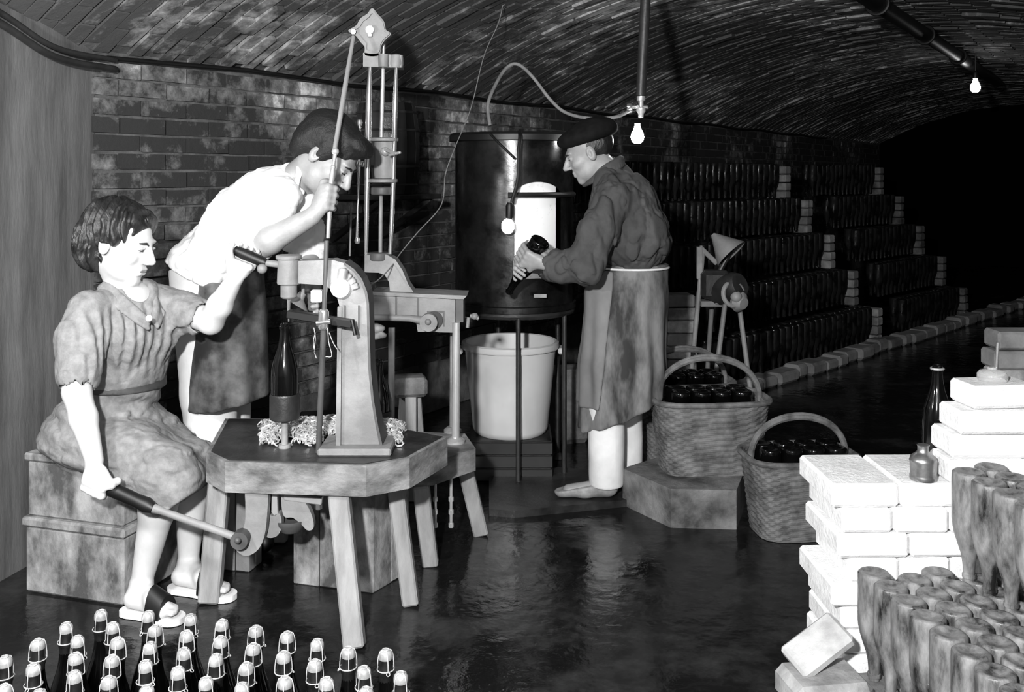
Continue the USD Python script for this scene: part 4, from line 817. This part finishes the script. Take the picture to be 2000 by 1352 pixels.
t = thing('stool', 'small mottled wooden stool between the tall machine and the tub', 'stool', sx); b = MB(); b.box(sx+V(0, 0, .505), (.15, .13, .085), bev=.015, rz=.2); obj('seat', b, M['concrete'], t)
obj('leg', one('bar', sx+V(.01, -.03, .002), sx+V(.01, -.03, .463), .05, .05, up=(0, 1, 0)), M['wood_leg'], t)
for k in (-1, 1): obj('leg', one('bar', sx+V(.06*k, .06, .002), sx+V(.03*k, .03, .463), .035, .035, up=(0, 1, 0)), M['wood_leg'], t)
b = MB(); b.box((P(1110, 750, 5.3)[0], 5.3, .2), (.2, .2, .4), bev=.03, rz=.3); tag(obj('stone_block', b, M['concrete']), 'grey block on the floor behind the white tub', 'stone')
b = MB(); b.box((-.75, 4.55, .16), (.5, .3, .32), bev=.02, rz=.2); tag(obj('dark_chest', b, M['black']), 'low dark chest on the floor behind the second table', 'chest')
# ================================================================ people
def axes(fwd, up):
    f = unit(fwd); u = unit(np.array(up)-f*(np.array(up)@f)); return f, u, np.cross(f, u)      # forward, up, right
def head(F, o, fwd, up, s=1.0, nose=1.0, jaw=1.0):
    f, u, r = axes(fwd, up); A = [f, u, r]; p = lambda a, b, c=0: o+s*(f*a+u*b+r*c)
    F.ell(p(-.018, .035), V(.098, .084, .076)*s, A, .01)
    F.ell(p(.028, -.02), V(.066, .088, .062)*s, A, .02)
    F.ell(p(.036, -.076), V(.048, .034, .048*jaw)*s, A, .02)
    F.ell(p(.018, -.06), V(.05, .04, .056*jaw)*s, A, .02)
    F.seg(p(.070, -.098, -.006), p(.070, -.098, .006), .017*s, k=.014)
    F.ell(p(.080, .030), V(.014, .010, .046)*s, A, .012)
    for c in (-1, 1):
        F.ell(p(.058, -.022, .043*c), V(.026, .022, .02)*s, A, .016)
        F.ell(p(.094, .006, .031*c), V(.013, .011, .016)*s, A, .008, cut=True)
        F.ell(p(.076, .006, .031*c), V(.0125, .012, .0125)*s, A, .003)
        F.seg(p(.090, .011, .020*c), p(.086, .010, .042*c), .0035*s, k=.004)
        F.ell(p(-.008, -.004, .075*c), V(.019, .031, .010)*s, A, .006)
        F.ell(p(-.002, -.002, .083*c), V(.008, .016, .006)*s, A, .006, cut=True)
        F.ell(p(.102, -.030, .012*c), V(.010, .007, .008)*s, A, .006)
    F.seg(p(.088, .018), p(.088+.024*nose, -.024), .0085*s, .0115*s, k=.012)
    F.seg(p(.0905, -.055, -.014), p(.0905, -.055, .014), .0068*s, k=.007); F.seg(p(.0885, -.068, -.012), p(.0885, -.068, .012), .0075*s, k=.007)
    F.ell(p(.100, -.0615), V(.012, .0022, .022)*s, A, .003, cut=True)
    return f, u, r, p
def brow(p, s, c, name, m, par):
    b = MB(); b.tube([p(.095, .022, .014*c), p(.096, .029, .028*c), p(.084, .026, .047*c)], [.0025*s, .0035*s, .0018*s], 8); obj(name, b, m, par, smooth=True)
    b = MB(); b.tube([p(.0885, .0055, .020*c), p(.0905, .0035, .031*c), p(.0845, .0045, .041*c)], [.0012*s, .0022*s, .0012*s], 8); obj('eyelashes', b, m, par, smooth=True)
def grip(F, c, s, n, a, rb, wrist, k=1.0, rw=.027):
    """Hand closed round a bar: c on the bar, s along it (thumb side), n from palm to bar, a the way the fingers start."""
    s = unit(s); n = unit(np.array(n)-s*(np.array(n)@s)); a = unit(np.cross(n, s)) if np.cross(n, s)@np.array(a) > 0 else -unit(np.cross(n, s))
    at = lambda R, deg, o: c+s*o+R*(-n*math.cos(math.radians(deg))+a*math.sin(math.radians(deg)))
    for o, r, end in ((.031, .0092, 195), (.0105, .0097, 205), (-.0105, .0092, 200), (-.031, .008, 180)):
        R = rb+r*.95; kn = at(R+.008, 28, o*k)
        F.chain([kn, at(R+.003, 85, o*k), at(R, 140, o*k), at(R, end, o*k)], [r*1.15*k, r*1.05*k, r*.95*k, r*.82*k], .004)
        F.seg(wrist*.9+kn*.1, kn, .019*k, r*1.35*k, .012); F.seg(wrist*.45+kn*.55, at(R+.01, -10, o*k), .014*k, .012*k, .012)
    t0 = wrist*.62+at(rb+.012, -25, .028)*.38+s*.012
    F.chain([t0, at(rb+.014, -38, .045*k), at(rb+.010, -80, .052*k), at(rb+.009, -125, .050*k)], [.017*k, .014*k, .011*k, .009*k], .008)
def limb(F, pts, rs, k=.015): F.chain(pts, rs, k)
ridge = lambda p, a, sc, seed=0: -a*(1-np.abs(2*meshkit.fbm(p*V(*sc), 3, seed)-1)*3.2).clip(0, 1)**2
fold = lambda amp, fx, fy, fz, seed=0: (lambda p: amp*(meshkit.fbm(p*V(fx, fy, fz), 3, seed)-.5)*2)
# ---------------------------------------------------------------- the seated woman
woman = thing('person', 'seated woman in a belted grey short-sleeved dress and sandals working the two levers', 'person', (-1.38, 3.42, 0))
lo, hi = V(-1.74, 2.98, 0), V(-.72, 3.74, 1.46)
O = P(238, 476, 3.33); s_ = 1.12
tl = unit(V(.495, .868, 0)); tf = V(.868, -.495, 0)                                          # her left, her front
NBw = P(250, 566, 3.36); CH = P(243, 640, 3.40); WA = P(243, 745, 3.43); PE = P(198, 835, 3.47)
SR, SL = P(168, 606, 3.23), P(318, 592, 3.50)
ER, WR = P(150, 765, 3.12), P(184, 898, 3.06)
EL, WL = P(412, 628, 3.36), P(458, 546, 3.27)
K1, A1 = P(330, 935, 3.22), P(276, 1140, 3.26); K2, A2 = P(386, 905, 3.45), P(368, 1100, 3.44)
HL1, TO1 = G(258, 1172, .05), G(340, 1192, .04); HL2, TO2 = G(350, 1128, .05), G(442, 1148, .04)
S = Field(lo, hi, .0042)
f, u, r, hp_ = head(S, O, (.93, -.19, -.27), (.25, 0, 1), s_, 1.05, 1.05)
S.seg(NBw+V(0, 0, -.02), hp_(-.022, -.055), .056, .05, .02)
S.loft([NBw-V(0, 0, .05), CH, WA, PE], tl, [.10, .15, .12, .16], [.06, .10, .085, .12], .03)
S.seg(NBw-V(0, 0, .03), SR, .05, .05, .03).seg(NBw-V(0, 0, .03), SL, .05, .05, .03)
limb(S, [SR, ER, ER*.6+WR*.4, WR], [.05, .043, .042, .028]); limb(S, [SL, EL, EL*.6+WL*.4, WL], [.05, .043, .042, .028])
barR = P(196, 944, 3.073); bd = unit(P(300, 993, 3.05)-P(172, 935, 3.078))
grip(S, barR, bd, (0.05, 1, 0), (0, 0, -1), .021, WR)
hd = unit(LH[1]-LH[0]); grip(S, LH[0]*.62+LH[1]*.38, -hd, (0, .25, 1), (0, 1, .1), .018, WL)
for hip, kn, an, he, to in ((P(176, 850, 3.38), K1, A1, HL1, TO1), (P(235, 840, 3.58), K2, A2, HL2, TO2)):
    limb(S, [PE*.4+hip*.6, kn, kn*.72+an*.28+V(-.012, 0, 0), an], [.09, .062, .058, .034], .02)
    fd_ = unit(to-he); S.seg(an, he+V(0, 0, .006), .033, .026, .015); S.chain([an-V(0, 0, .012), he*.5+to*.5+V(0, 0, .016), to*.9+he*.1-V(0, 0, .004)], [.032, .027, .019], .02); sd = np.cross(fd_, (0, 0, 1))
    for i, (q, L) in enumerate(((.022, .0), (.010, .004), (0, .0), (-.010, -.006), (-.02, -.014))): S.seg(to-fd_*.04+sd*q*.9*(1 if an is A1 else 1), to+fd_*(.006+L)+sd*q, .011, .0085 if i else .0105, .006)
    S.seg(he-V(0, 0, .002), to*.5+he*.5-V(0, 0, .004), .024, .022, .01); S.seg(to*.75+he*.25-sd*.018-V(0, 0, .006), to*.8+he*.2+sd*.02-V(0, 0, .006), .019, .020, .01)
obj('body', S.mesh(), M['skin'], woman, smooth=True)
D_ = Field(lo, hi, .0055)
D_.loft([NBw-V(0, 0, .035), CH*.5+NBw*.5-V(0, 0, .02), CH, CH*.4+WA*.6, WA], tl, [.115, .175, .178, .155, .14], [.072, .108, .128, .128, .108], .02)
for q in (-1, 1): D_.ell(CH-V(0, 0, .015)+tf*.085+tl*.068*q, (.072, .075, .078), [tf, tl, V(0, 0, 1)], .05)
D_.loft([WA, WA*.4+PE*.6, PE], tl, [.138, .17, .185], [.108, .14, .155], .02)
hR, hL = P(178, 850, 3.38), P(238, 838, 3.57); dn = V(0, 0, -.03)
D_.chain([hR, hR*.5+K1*.5+V(0, 0, .012), K1+V(0, 0, .005), K1+V(.035, -.02, -.06)], [.115, .102, .090, .082], .05)
D_.chain([hL, hL*.5+K2*.5+V(0, 0, .01), K2+V(-.015, 0, -.02), K2+V(.02, -.02, -.10)], [.115, .092, .078, .075], .05)
D_.seg(PE*.6+WA*.4, K1*.5+K2*.5+dn, .09, .07, .05).seg(K1+V(0, 0, -.01), K2+V(0, 0, -.015), .075, .075, .05)
D_.seg(P(160, 880, 3.30), P(300, 955, 3.2), .06, .05, .04)
D_.ell(PE+V(-.01, 0, -.02), (.185, .2, .11), [tf, tl, V(0, 0, 1)], .04)
D_.chain([SR+V(.012, .0, .002), SR*.66+ER*.34+V(-.004, 0, 0), SR*.2+ER*.8], [.060, .073, .070], .03)
D_.chain([SL+V(-.02, 0, -.005), SL*.55+EL*.45, SL*.28+EL*.72], [.062, .066, .062], .03)
D_.seg(NBw-V(0, 0, .04), SR, .045, .052, .03).seg(NBw-V(0, 0, .04), SL, .045, .052, .03)
D_.disp(lambda p: .0045*np.sin(((p-CH)@tl)*165+6*meshkit.noise(p*9))*np.clip((p[:, 2]-.75)/.1, 0, 1)*np.clip((1.02-p[:, 2])/.05, 0, 1)*(((p-CH)@tf) > 0)+.005*(meshkit.fbm(p*V(9, 9, 14), 3)-.5)+ridge(p, .006, (7, 7, 15), 4)*(p[:, 2] < .72)+ridge(p, .004, (14, 14, 5), 6)*(p[:, 2] > .74)+ridge(p, .003, (22, 22, 16), 2)+.003+.004*np.sin(((p-PE)@V(.3, .2, 1))*95+7*meshkit.noise(p*6, 3))*(p[:, 2] < .70))
D_.ell(NBw+tf*.055+V(0, 0, .022), (.052, .05, .062), [tf, tl, V(0, 0, 1)], .012, cut=True)
kd = unit(V(.72, -.05, -.62)); kd = unit(V(.55, -.1, -.8)); D_.plane(K1*.5+K2*.5+kd*.085, kd, .008)
D_.seg(K1, A1, .068, .062, .006, cut=True).seg(K2, A2, .066, .06, .006, cut=True)
sd_ = unit(ER-SR); D_.seg(SR*.35+ER*.65, ER+sd_*.1, .052, .052, .005, cut=True); sd2 = unit(EL-SL); D_.seg(SL*.45+EL*.55, EL+sd2*.1, .050, .050, .005, cut=True)
dr_ = obj('dress', D_.mesh(), M['dress'], woman, smooth=True)
b = MB(); ang = np.linspace(0, 2*math.pi, 40); wt = V(.10, -.02, 0)
b2 = Field(WA-V(.3, .3, .06), WA+V(.3, .3, .06), .005); b2.loft([WA-V(0, 0, .05), WA, WA+V(0, 0, .05)], tl, [.158, .1500, .160], [.126, .119, .131], .01).plane(WA+V(0, 0, .015), (.05, 0, 1), .004).plane(WA-V(0, 0, .019), (-.05, 0, -1), .004)
obj('belt', b2.mesh(), M['belt'], dr_, smooth=True)
col = bez([NBw-tf*.062+V(0, 0, .035), NBw-tf*.03-tl*.062+V(0, 0, .028), NBw+tf*.03-tl*.07-V(0, 0, .002), NBw+tf*.085-tl*.045-V(0, 0, .055), NBw+tf*.115-tl*.012-V(0, 0, .10)], 30)
col2 = bez([NBw-tf*.062+V(0, 0, .035), NBw-tf*.03+tl*.062+V(0, 0, .028), NBw+tf*.03+tl*.07-V(0, 0, .002), NBw+tf*.085+tl*.045-V(0, 0, .055), NBw+tf*.115+tl*.012-V(0, 0, .10)], 30)
fc = Field(NBw-V(.2, .2, .2), NBw+V(.2, .2, .15), .004)
for c in (col, col2):
    for i in range(len(c)-1): w = .014+.012*math.sin(math.pi*i/len(c)); fc.seg(c[i], c[i+1], .011, k=.004); o_ = unit(c[i]-NBw+V(0, 0, -.02)); fc.seg(c[i], c[i]+o_*w*1.2-V(0, 0, w*.9), .009, .006, k=.006)
obj('collar', fc.mesh(), M['dress'], dr_, smooth=True)
b = MB(); b.ball(P(291, 622, 3.215), .011, 2); obj('button', b, M['white'], dr_, smooth=True)
b = MB(); b.ball(K2+V(.055, -.085, .015), .009, 2); obj('button', b, M['white'], dr_, smooth=True)
Hf = Field(O-V(.22, .18, .17), O+V(.2, .18, .2), .0038)
Hf.ell(hp_(-.032, .044), V(.106, .092, .090)*s_, [f, u, r], .02).ell(hp_(-.085, -.015), V(.055, .075, .085)*s_, [f, u, r], .03).ell(hp_(-.062, -.055), V(.05, .05, .078)*s_, [f, u, r], .03)
for c in (-1, 1): Hf.ell(hp_(-.01, .03, .062*c), V(.045, .055, .028)*s_, [f, u, r], .02)
Hf.ell(hp_(.035, .085), V(.045, .03, .065)*s_, [f, u, r], .02)
Hf.disp(lambda p: .0065*np.sin((((p-O)@f)*1.0+.25*((p-O)@u))*210+5*meshkit.noise(p*22))+.010*(meshkit.fbm(p*30, 3)-.5))
Hf.ell(hp_(.112, -.010), V(.085, .082, .095)*s_, [f, u, r], .012, cut=True); Hf.ell(hp_(.048, -.052), V(.062, .07, .13)*s_, [f, u, r], .012, cut=True); Hf.ell(hp_(-.008, -.022), V(.026, .03, .13)*s_, [f, u, r], .01, cut=True)
obj('hair', Hf.mesh(), M['hair'], woman, smooth=True)
for c in (-1, 1): brow(hp_, s_, c, 'eyebrow', M['hair'], woman)
b = MB(); b.tube([hp_(.094, -.0605, -.018), hp_(.0965, -.061, 0), hp_(.094, -.0605, .018)], [.001, .003, .001], 8); obj('lips', b, M['lip'], woman, smooth=True)
for an, he, to, nm in ((A1, HL1, TO1, 0), (A2, HL2, TO2, 1)):
    fd_ = unit(V(to[0]-he[0], to[1]-he[1], 0)); sd = V(fd_[1], -fd_[0], 0); L = np.linalg.norm((to-he)[:2])
    out = [(-.040, 0), (-.03, .026), (0, .033), (L*.4, .030), (L*.75, .042), (L+.005, .040), (L+.03, .02), (L+.034, 0)]
    out = np.array(out+[(a, -c) for a, c in out[::-1][1:-1]]); sm = MB(); sm.prism(bez(np.vstack([out, out[:1]]), 60)[:-1], 0, .019, ax=[fd_, sd, V(0, 0, 1)], o=(he[0], he[1], .002)); so_ = obj('sandal_sole', sm, M['trousers'], woman)
    q = V(he[0], he[1], 0)+fd_*L*.72; b = MB(); b.m.append(trimesh.convex.convex_hull(np.vstack([[q+fd_*d_+sd*.047*math.cos(t)+V(0, 0, .02+(.074-.5*d_)*math.sin(t)) for t in np.linspace(0, math.pi, 14)] for d_ in (-.034, .020)]))); obj('sandal_strap', b, M['black'], so_, smooth=40)
# ---------------------------------------------------------------- the man bending over the machines
bender = thing('person', 'bending dark-haired man in a white shirt and stained apron holding the tall machine lever', 'person', (-1.15, 3.8, 0))
lo, hi = V(-1.42, 3.2, 0), V(-.50, 4.12, 1.72)
O = P(638, 306, 3.55); s_ = 1.16
HI, MI, SH = P(408, 530, 3.78), P(478, 432, 3.72), P(560, 376, 3.63)
SN, SF = P(548, 385, 3.44), P(585, 392, 3.80); EN, WN = P(484, 494, 3.34), P(608, 424, 3.30); EF, WF = P(602, 500, 3.74), P(612, 560, 3.56)
NBm = P(585, 352, 3.60)
S = Field(lo, hi, .0045); f, u, r, hp_ = head(S, O, (.70, -.16, -.66), (.66, -.05, .72), s_, 1.15, 1.05)
S.seg(NBm, hp_(-.02, -.055), .066, .058, .02).loft([HI, MI, SH, NBm], (0, 1, 0), [.15, .15, .16, .08], [.10, .09, .09, .06], .03)
limb(S, [SN, EN, EN*.65+WN*.35, WN], [.05, .046, .047, .031]); limb(S, [SF, EF, WF], [.05, .045, .03])
gc = P(644, 388, 3.33); gd = unit(g1-g0); grip(S, gc, -gd, (.55, .75, 0), (.75, -.6, 0), .011, WN, 1.1)
grip(S, P(612, 590, 3.50), (0, -.2, 1), (.3, -1, 0), (1, .2, 0), .012, WF, 1.05)
for yy in (3.76, 3.94): limb(S, [V(HI[0]+.02, yy, HI[2]-.02), V(-1.13, yy, .52), V(-1.15, yy, .09)], [.09, .06, .04]); S.seg(V(-1.15, yy, .05), V(-.97, yy-.02, .035), .036, .033)
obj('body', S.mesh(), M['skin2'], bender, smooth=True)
D_ = Field(lo, hi, .0055)
D_.loft([HI+V(-.03, 0, .0), HI*.6+MI*.4, MI, SH*.7+MI*.3, SH, NBm+V(-.02, 0, -.005)], (0, 1, 0), [.165, .18, .19, .20, .17, .09], [.135, .130, .135, .125, .11, .062], .03)
D_.chain([SN+V(0, .02, 0), SN*.5+EN*.5, SN*.12+EN*.88], [.07, .076, .072], .03); D_.chain([SF, SF*.5+EF*.5, SF*.1+EF*.9], [.072, .074, .07], .03)
D_.seg(MI+V(.03, 0, -.04), SH+V(.05, 0, -.06), .10, .085, .04).ell(P(575, 440, 3.66), (.07, .12, .10), k=.04).ell(P(380, 500, 3.76), (.075, .15, .06), k=.03)
D_.disp(lambda p: .016*(meshkit.fbm(p*V(7, 7, 7), 3)-.5)+ridge(p, .010, (9, 5, 9), 3)+ridge(p, .005, (17, 12, 17), 8)+.005)
D_.ell(NBm+(NBm-SH)*.55+V(.035, 0, -.0), (.075, .075, .075), k=.01, cut=True)
D_.plane(HI+V(-.02, 0, -.02), (-.5, 0, -1), .01); sd_ = unit(EN-SN); D_.seg(SN*.3+EN*.7, EN+sd_*.1, .055, .055, .004, cut=True)
sh_ = obj('shirt', D_.mesh(), M['shirt'], bender, smooth=True)
b = MB(); q = [P(584, 320, 3.53), P(584, 340, 3.505), P(578, 366, 3.49), P(590, 376, 3.49)]
fc = Field(P(560, 420, 3.45)-V(.05, .1, .05), P(620, 290, 3.65)+V(.05, .1, .05), .004)
for i in range(len(q)-1): fc.seg(q[i], q[i+1], .010, .010, .006)
fc.seg(q[0], P(585, 318, 3.68), .010, .010, .006); obj('collar', fc.mesh(), M['shirt'], sh_, smooth=True)
T_ = Field(lo, V(-.7, 4.12, 1.25), .0065)
for yy in (3.75, 3.95): T_.chain([V(HI[0]-.015, yy, HI[2]+.01), V(-1.165, yy, .60), V(-1.165, yy, .10)], [.125, .105, .085], .03)
T_.disp(fold(.008, 7, 7, 4)); T_.plane((0, 0, .07), (0, 0, -1)); T_.plane(HI+V(0, 0, .05), (-.3, 0, 1)); obj('trousers', T_.mesh(), M['trousers'], bender, smooth=True)
for yy in (3.75, 3.95):
    q = Field(V(-1.3, yy-.1, 0), V(-.85, yy+.1, .14), .006); q.chain([V(-1.17, yy, .055), V(-1.05, yy-.01, .05), V(-.95, yy-.02, .038)], [.05, .046, .038], .02).plane((0, 0, .002), (0, 0, -1), .002).plane((0, 0, .11), (0, 0, 1)); obj('shoe', q.mesh(), M['black'], bender, smooth=True)
A_ = Field(V(-1.36, 3.4, .3), V(-.85, 4.15, 1.2), .0065); zt, zb_ = P(440, 506, 3.7)[2], P(440, 812, 3.62)[2]
A_.loft([V(-1.115, 3.80, zt+.05), V(-1.105, 3.79, .9), V(-1.095, 3.77, zb_-.05)], (1, 0, 0), [.135, .150, .155], [.175, .19, .195], .02).disp(lambda p: .007*np.sin(p[:, 0]*52+p[:, 1]*30+2*p[:, 2])+.012*(meshkit.fbm(p*6, 3)-.5))
A_.plane((0, 0, zt+.01), (.25, 0, 1)); A_.plane((-1.1, 3.7, zb_+.02), (.16, 0, -1)); A_.plane((-1.262, 3.7, .9), (-1, .35, -.06)); obj('apron', A_.mesh(), M['apron'], bender, smooth=True)
Hf = Field(O-V(.2, .2, .2), O+V(.22, .2, .22), .0042)
Hf.ell(hp_(-.028, .050), V(.106, .090, .088)*s_, [f, u, r], .02).ell(hp_(-.07, .0), V(.055, .075, .078)*s_, [f, u, r], .03).ell(hp_(.055, .095), V(.05, .034, .065)*s_, [f, u, r], .02)
for c in (-1, 1): Hf.ell(hp_(.006, .035, .062*c), V(.03, .05, .024)*s_, [f, u, r], .02)
Hf.disp(lambda p: .012*(meshkit.fbm(p*26, 3)-.5)); Hf.ell(hp_(.10, -.03), V(.068, .085, .085)*s_, [f, u, r], .012, cut=True); Hf.ell(hp_(.02, -.062), V(.085, .055, .12)*s_, [f, u, r], .012, cut=True)
obj('hair', Hf.mesh(), M['black_hair'], bender, smooth=True)
for c in (-1, 1): brow(hp_, s_, c, 'eyebrow', M['black_hair'], bender)
# ---------------------------------------------------------------- the man in the beret
beret = thing('person', 'man in a dark beret, work jacket and long stained apron filling at the tank', 'person', (.47, 4.3, 0))
O = P(1150, 300, 4.30); s_ = 1.03; lo, hi = V(.0, 3.85, .0), V(.86, 4.78, 1.75)
NBb, CHb, MIb, WAb = P(1186, 336, 4.32), P(1212, 400, 4.33), P(1232, 455, 4.33), P(1238, 520, 4.33)
SN, SF = P(1192, 388, 4.14), P(1192, 384, 4.52); EN, WN = P(1143, 520, 4.06), P(1076, 518, 4.12); EF, WF = P(1140, 510, 4.52), P(1066, 528, 4.38)
S = Field(lo, hi, .0045); f, u, r, hp_ = head(S, O, (-.90, .06, -.36), (-.34, 0, .93), s_, 1.2, 1.0)
S.seg(NBb, hp_(-.02, -.055), .062, .056, .02).loft([WAb-V(.03, 0, .1), WAb-V(.02, 0, 0), MIb, CHb, NBb], (0, 1, 0), [.10, .10, .14, .15, .08], [.06, .06, .08, .08, .06], .03)
limb(S, [SN, EN, WN], [.05, .043, .03]); limb(S, [SF, EF, WF], [.05, .043, .03])
B0_, bdir = P(1056, 470, 4.17), unit(V(-.42, .34, -.72))
grip(S, B0_+bdir*.085, -bdir, (-.2, 1, 0), (-1, 0, .1), .045, WN, 1.05); grip(S, B0_+bdir*.17, -bdir, (-.1, -1, 0), (-1, 0, -.3), .040, WF, 1.0)
for q in ([V(.42, 4.28, .62), V(.405, 4.26, .45), V(.41, 4.27, .10)], [V(.50, 4.45, .62), V(.525, 4.45, .45), V(.535, 4.44, .10)]): limb(S, q, [.08, .055, .036])
S.seg(V(.41, 4.27, .08), V(.25, 4.27, .06), .033, .028); S.seg(V(.535, 4.44, .06), V(.40, 4.44, .05), .033, .028)
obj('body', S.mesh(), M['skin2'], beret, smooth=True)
t = thing('bottle', 'dark bottle tipped in the hands of the man at the tank', 'bottle', B0_); ax_ = bdir; x_, y_, _ = frame(ax_); R = np.array([x_, y_, ax_])
bm = bottle_body(22); bm.vertices = bm.vertices@R; lobj('glass_body', bm, M['glass'], t)
D_ = Field(lo, hi, .0055)
D_.loft([NBb+V(.005, 0, -.01), CHb*.6+NBb*.4+V(.01, 0, 0), CHb+V(.008, 0, 0), MIb+V(0, 0, 0), WAb+V(0, 0, .11), WAb+V(0, 0, .085)], (0, 1, 0), [.085, .16, .195, .215, .20, .17], [.072, .11, .145, .168, .155, .10], .02)
D_.ell(P(1256, 468, 4.33), (.105, .19, .08), k=.04)
D_.chain([SN+V(.01, .02, 0), SN*.5+EN*.5, EN, EN*.35+WN*.65, WN*.9+EN*.1], [.075, .082, .074, .062, .06], .03); D_.chain([SF+V(.01, -.02, 0), EF, WF*.9+EF*.1], [.075, .07, .055], .03)
D_.seg(NBb, SN, .06, .065, .03).seg(NBb, SF, .06, .065, .03)
D_.disp(lambda p: .018*(meshkit.fbm(p*V(8, 8, 5), 3)-.5)+.0025*np.sin(p@V(75, 25, 18)+7*meshkit.noise(p*5))+ridge(p, .013, (8, 8, 3.2), 5)+ridge(p, .006, (16, 16, 9), 9)+.007)
dw = unit(WN-EN); D_.plane(NBb+V(-.03, 0, .045), (-.75, 0, .65), .01); D_.seg(EN*.2+WN*.8, WN+dw*.08, .046, .046, .004, cut=True)
D_.plane(WAb-V(0, 0, .002), (.06, 0, -1), .01) if False else None
jk_ = obj('jacket', D_.mesh(), M['jacket'], beret, smooth=True)
fc = Field(NBb-V(.16, .16, .12), NBb+V(.16, .16, .14), .0045)
a = np.linspace(0, 2*math.pi, 40); q = [NBb+V(-.012+.072*math.cos(t), .072*math.sin(t), .022+.038*math.cos(t)) for t in a]
for i in range(39): fc.seg(q[i], q[i+1], .013, k=.004); fc.seg(q[i], q[i]+(q[i]-NBb)*.22-V(0, 0, .04), .011, .009, .006)
obj('collar', fc.mesh(), M['jacket'], jk_, smooth=True)
A_ = Field(V(.18, 3.95, .28), V(.86, 4.72, 1.15), .0065); zh = P(1200, 838, 4.2)[2]
sk = [(.545, 4.34, 1.06), (.515, 4.335, .9), (.495, 4.33, .6), (.478, 4.33, zh-.05)]; sw, sdp = [.155, .178, .182, .182], [.135, .165, .18, .18]
A_.loft(sk, (1, 0, 0), sw, sdp, .02).disp(lambda p: .009*np.sin(np.arctan2(p[:, 1]-4.33, p[:, 0]-.5)*11+2.2*p[:, 2])*np.clip((1.05-p[:, 2])*2, 0, 1)+.012*(meshkit.fbm(p*V(6, 6, 2.5), 3)-.5))
A_.plane(WAb+V(0, 0, .012), (0, 0, 1)); A_.plane((.40, 4.2, zh+.005), (.42, 0, -1), .01); 
ap_ = obj('apron', A_.mesh(), M['apron_cloth'], beret, smooth=True)
L_ = Field(V(.18, 3.95, .28), V(.86, 4.72, 1.15), .0065)
L_.loft(sk, (1, 0, 0), [w+.013 for w in sw], [w+.013 for w in sdp], .02).disp(lambda p: .009*np.sin(np.arctan2(p[:, 1]-4.33, p[:, 0]-.5)*11+2.2*p[:, 2])*np.clip((1.05-p[:, 2])*2, 0, 1)+.012*(meshkit.fbm(p*V(6, 6, 2.5), 3)-.5))
L_.plane(WAb-V(0, 0, .012), (0, 0, 1)); L_.plane((.40, 4.2, zh+.085), (.05, 0, -1)); L_.plane((.415, 4.2, .8), (1, .1, -.12), .012); obj('apron_panel', L_.mesh(), M['apron_light'], ap_, smooth=True, label='paler dry front panel of the apron')
b = MB(); b.tube([(WAb[0]-.005+.160*math.cos(t), 4.337+.150*math.sin(t), WAb[2]-.004) for t in np.linspace(0, 2*math.pi, 50)], .0055, 6); obj('apron_string', b, M['trousers'], ap_, smooth=True)
for q, zb_, rr_ in (([V(.425, 4.28, .6), V(.412, 4.265, .45), V(.415, 4.27, .05)], .085, .080), ([V(.52, 4.44, .6), V(.53, 4.44, .5), V(.537, 4.44, .05)], .07, .062)):
    T_ = Field(np.min(q, 0)-.15, np.max(q, 0)+.15, .006); T_.chain(q, [.085, rr_, rr_*.92], .02).disp(fold(.008, 9, 9, 4)).plane((0, 0, zb_), (0, 0, -1)).plane((0, 0, .62), (0, 0, 1)); obj('trouser_leg', T_.mesh(), M['trousers'], beret, smooth=True)
for x0, y0, z0 in ((.42, 4.27, .031), (.54, 4.44, .002)):
    q = Field(V(x0-.32, y0-.1, z0-.02), V(x0+.12, y0+.1, z0+.14), .005); q.chain([V(x0, y0, z0+.05), V(x0-.1, y0, z0+.045), V(x0-.2, y0+.005, z0+.034)], [.047, .044, .036], .02).plane((0, 0, z0), (0, 0, -1), .002).plane((x0, y0, z0+.075), (-.2, 0, 1)); obj('shoe', q.mesh(), M['shoe'], beret, smooth=True)
bt = Field(O-V(.25, .2, .1), O+V(.25, .2, .25), .0045); bf = unit(V(-.9, 0, -.30)); bu = unit(V(-.3, 0, .95))
bt.ell(O+V(-.008, 0, .083), (.138, .052, .128), [bf, bu, V(0, 1, 0)], .02).ell(O+V(.02, 0, .10), (.10, .06, .10), [bf, bu, V(0, 1, 0)], .03).disp(lambda p: .008*(meshkit.fbm(p*14, 3)-.5)).plane(O+V(0, 0, .048), -bu, .012)
obj('beret_cap', bt.mesh(), M['beret'], beret, smooth=True)
Hf = Field(O-V(.2, .2, .15), O+V(.2, .2, .2), .0045); Hf.ell(hp_(-.03, .030), V(.092, .075, .078)*s_, [f, u, r], .02).disp(lambda p: .006*(meshkit.fbm(p*40, 3)-.5)); Hf.ell(hp_(.09, -.02), V(.105, .10, .12)*s_, [f, u, r], .01, cut=True); Hf.plane(O+V(0, 0, -.01), (-.3, 0, -1)); obj('hair', Hf.mesh(), M['hair'], beret, smooth=True)
for c in (-1, 1): brow(hp_, s_, c, 'eyebrow', M['hair'], beret)
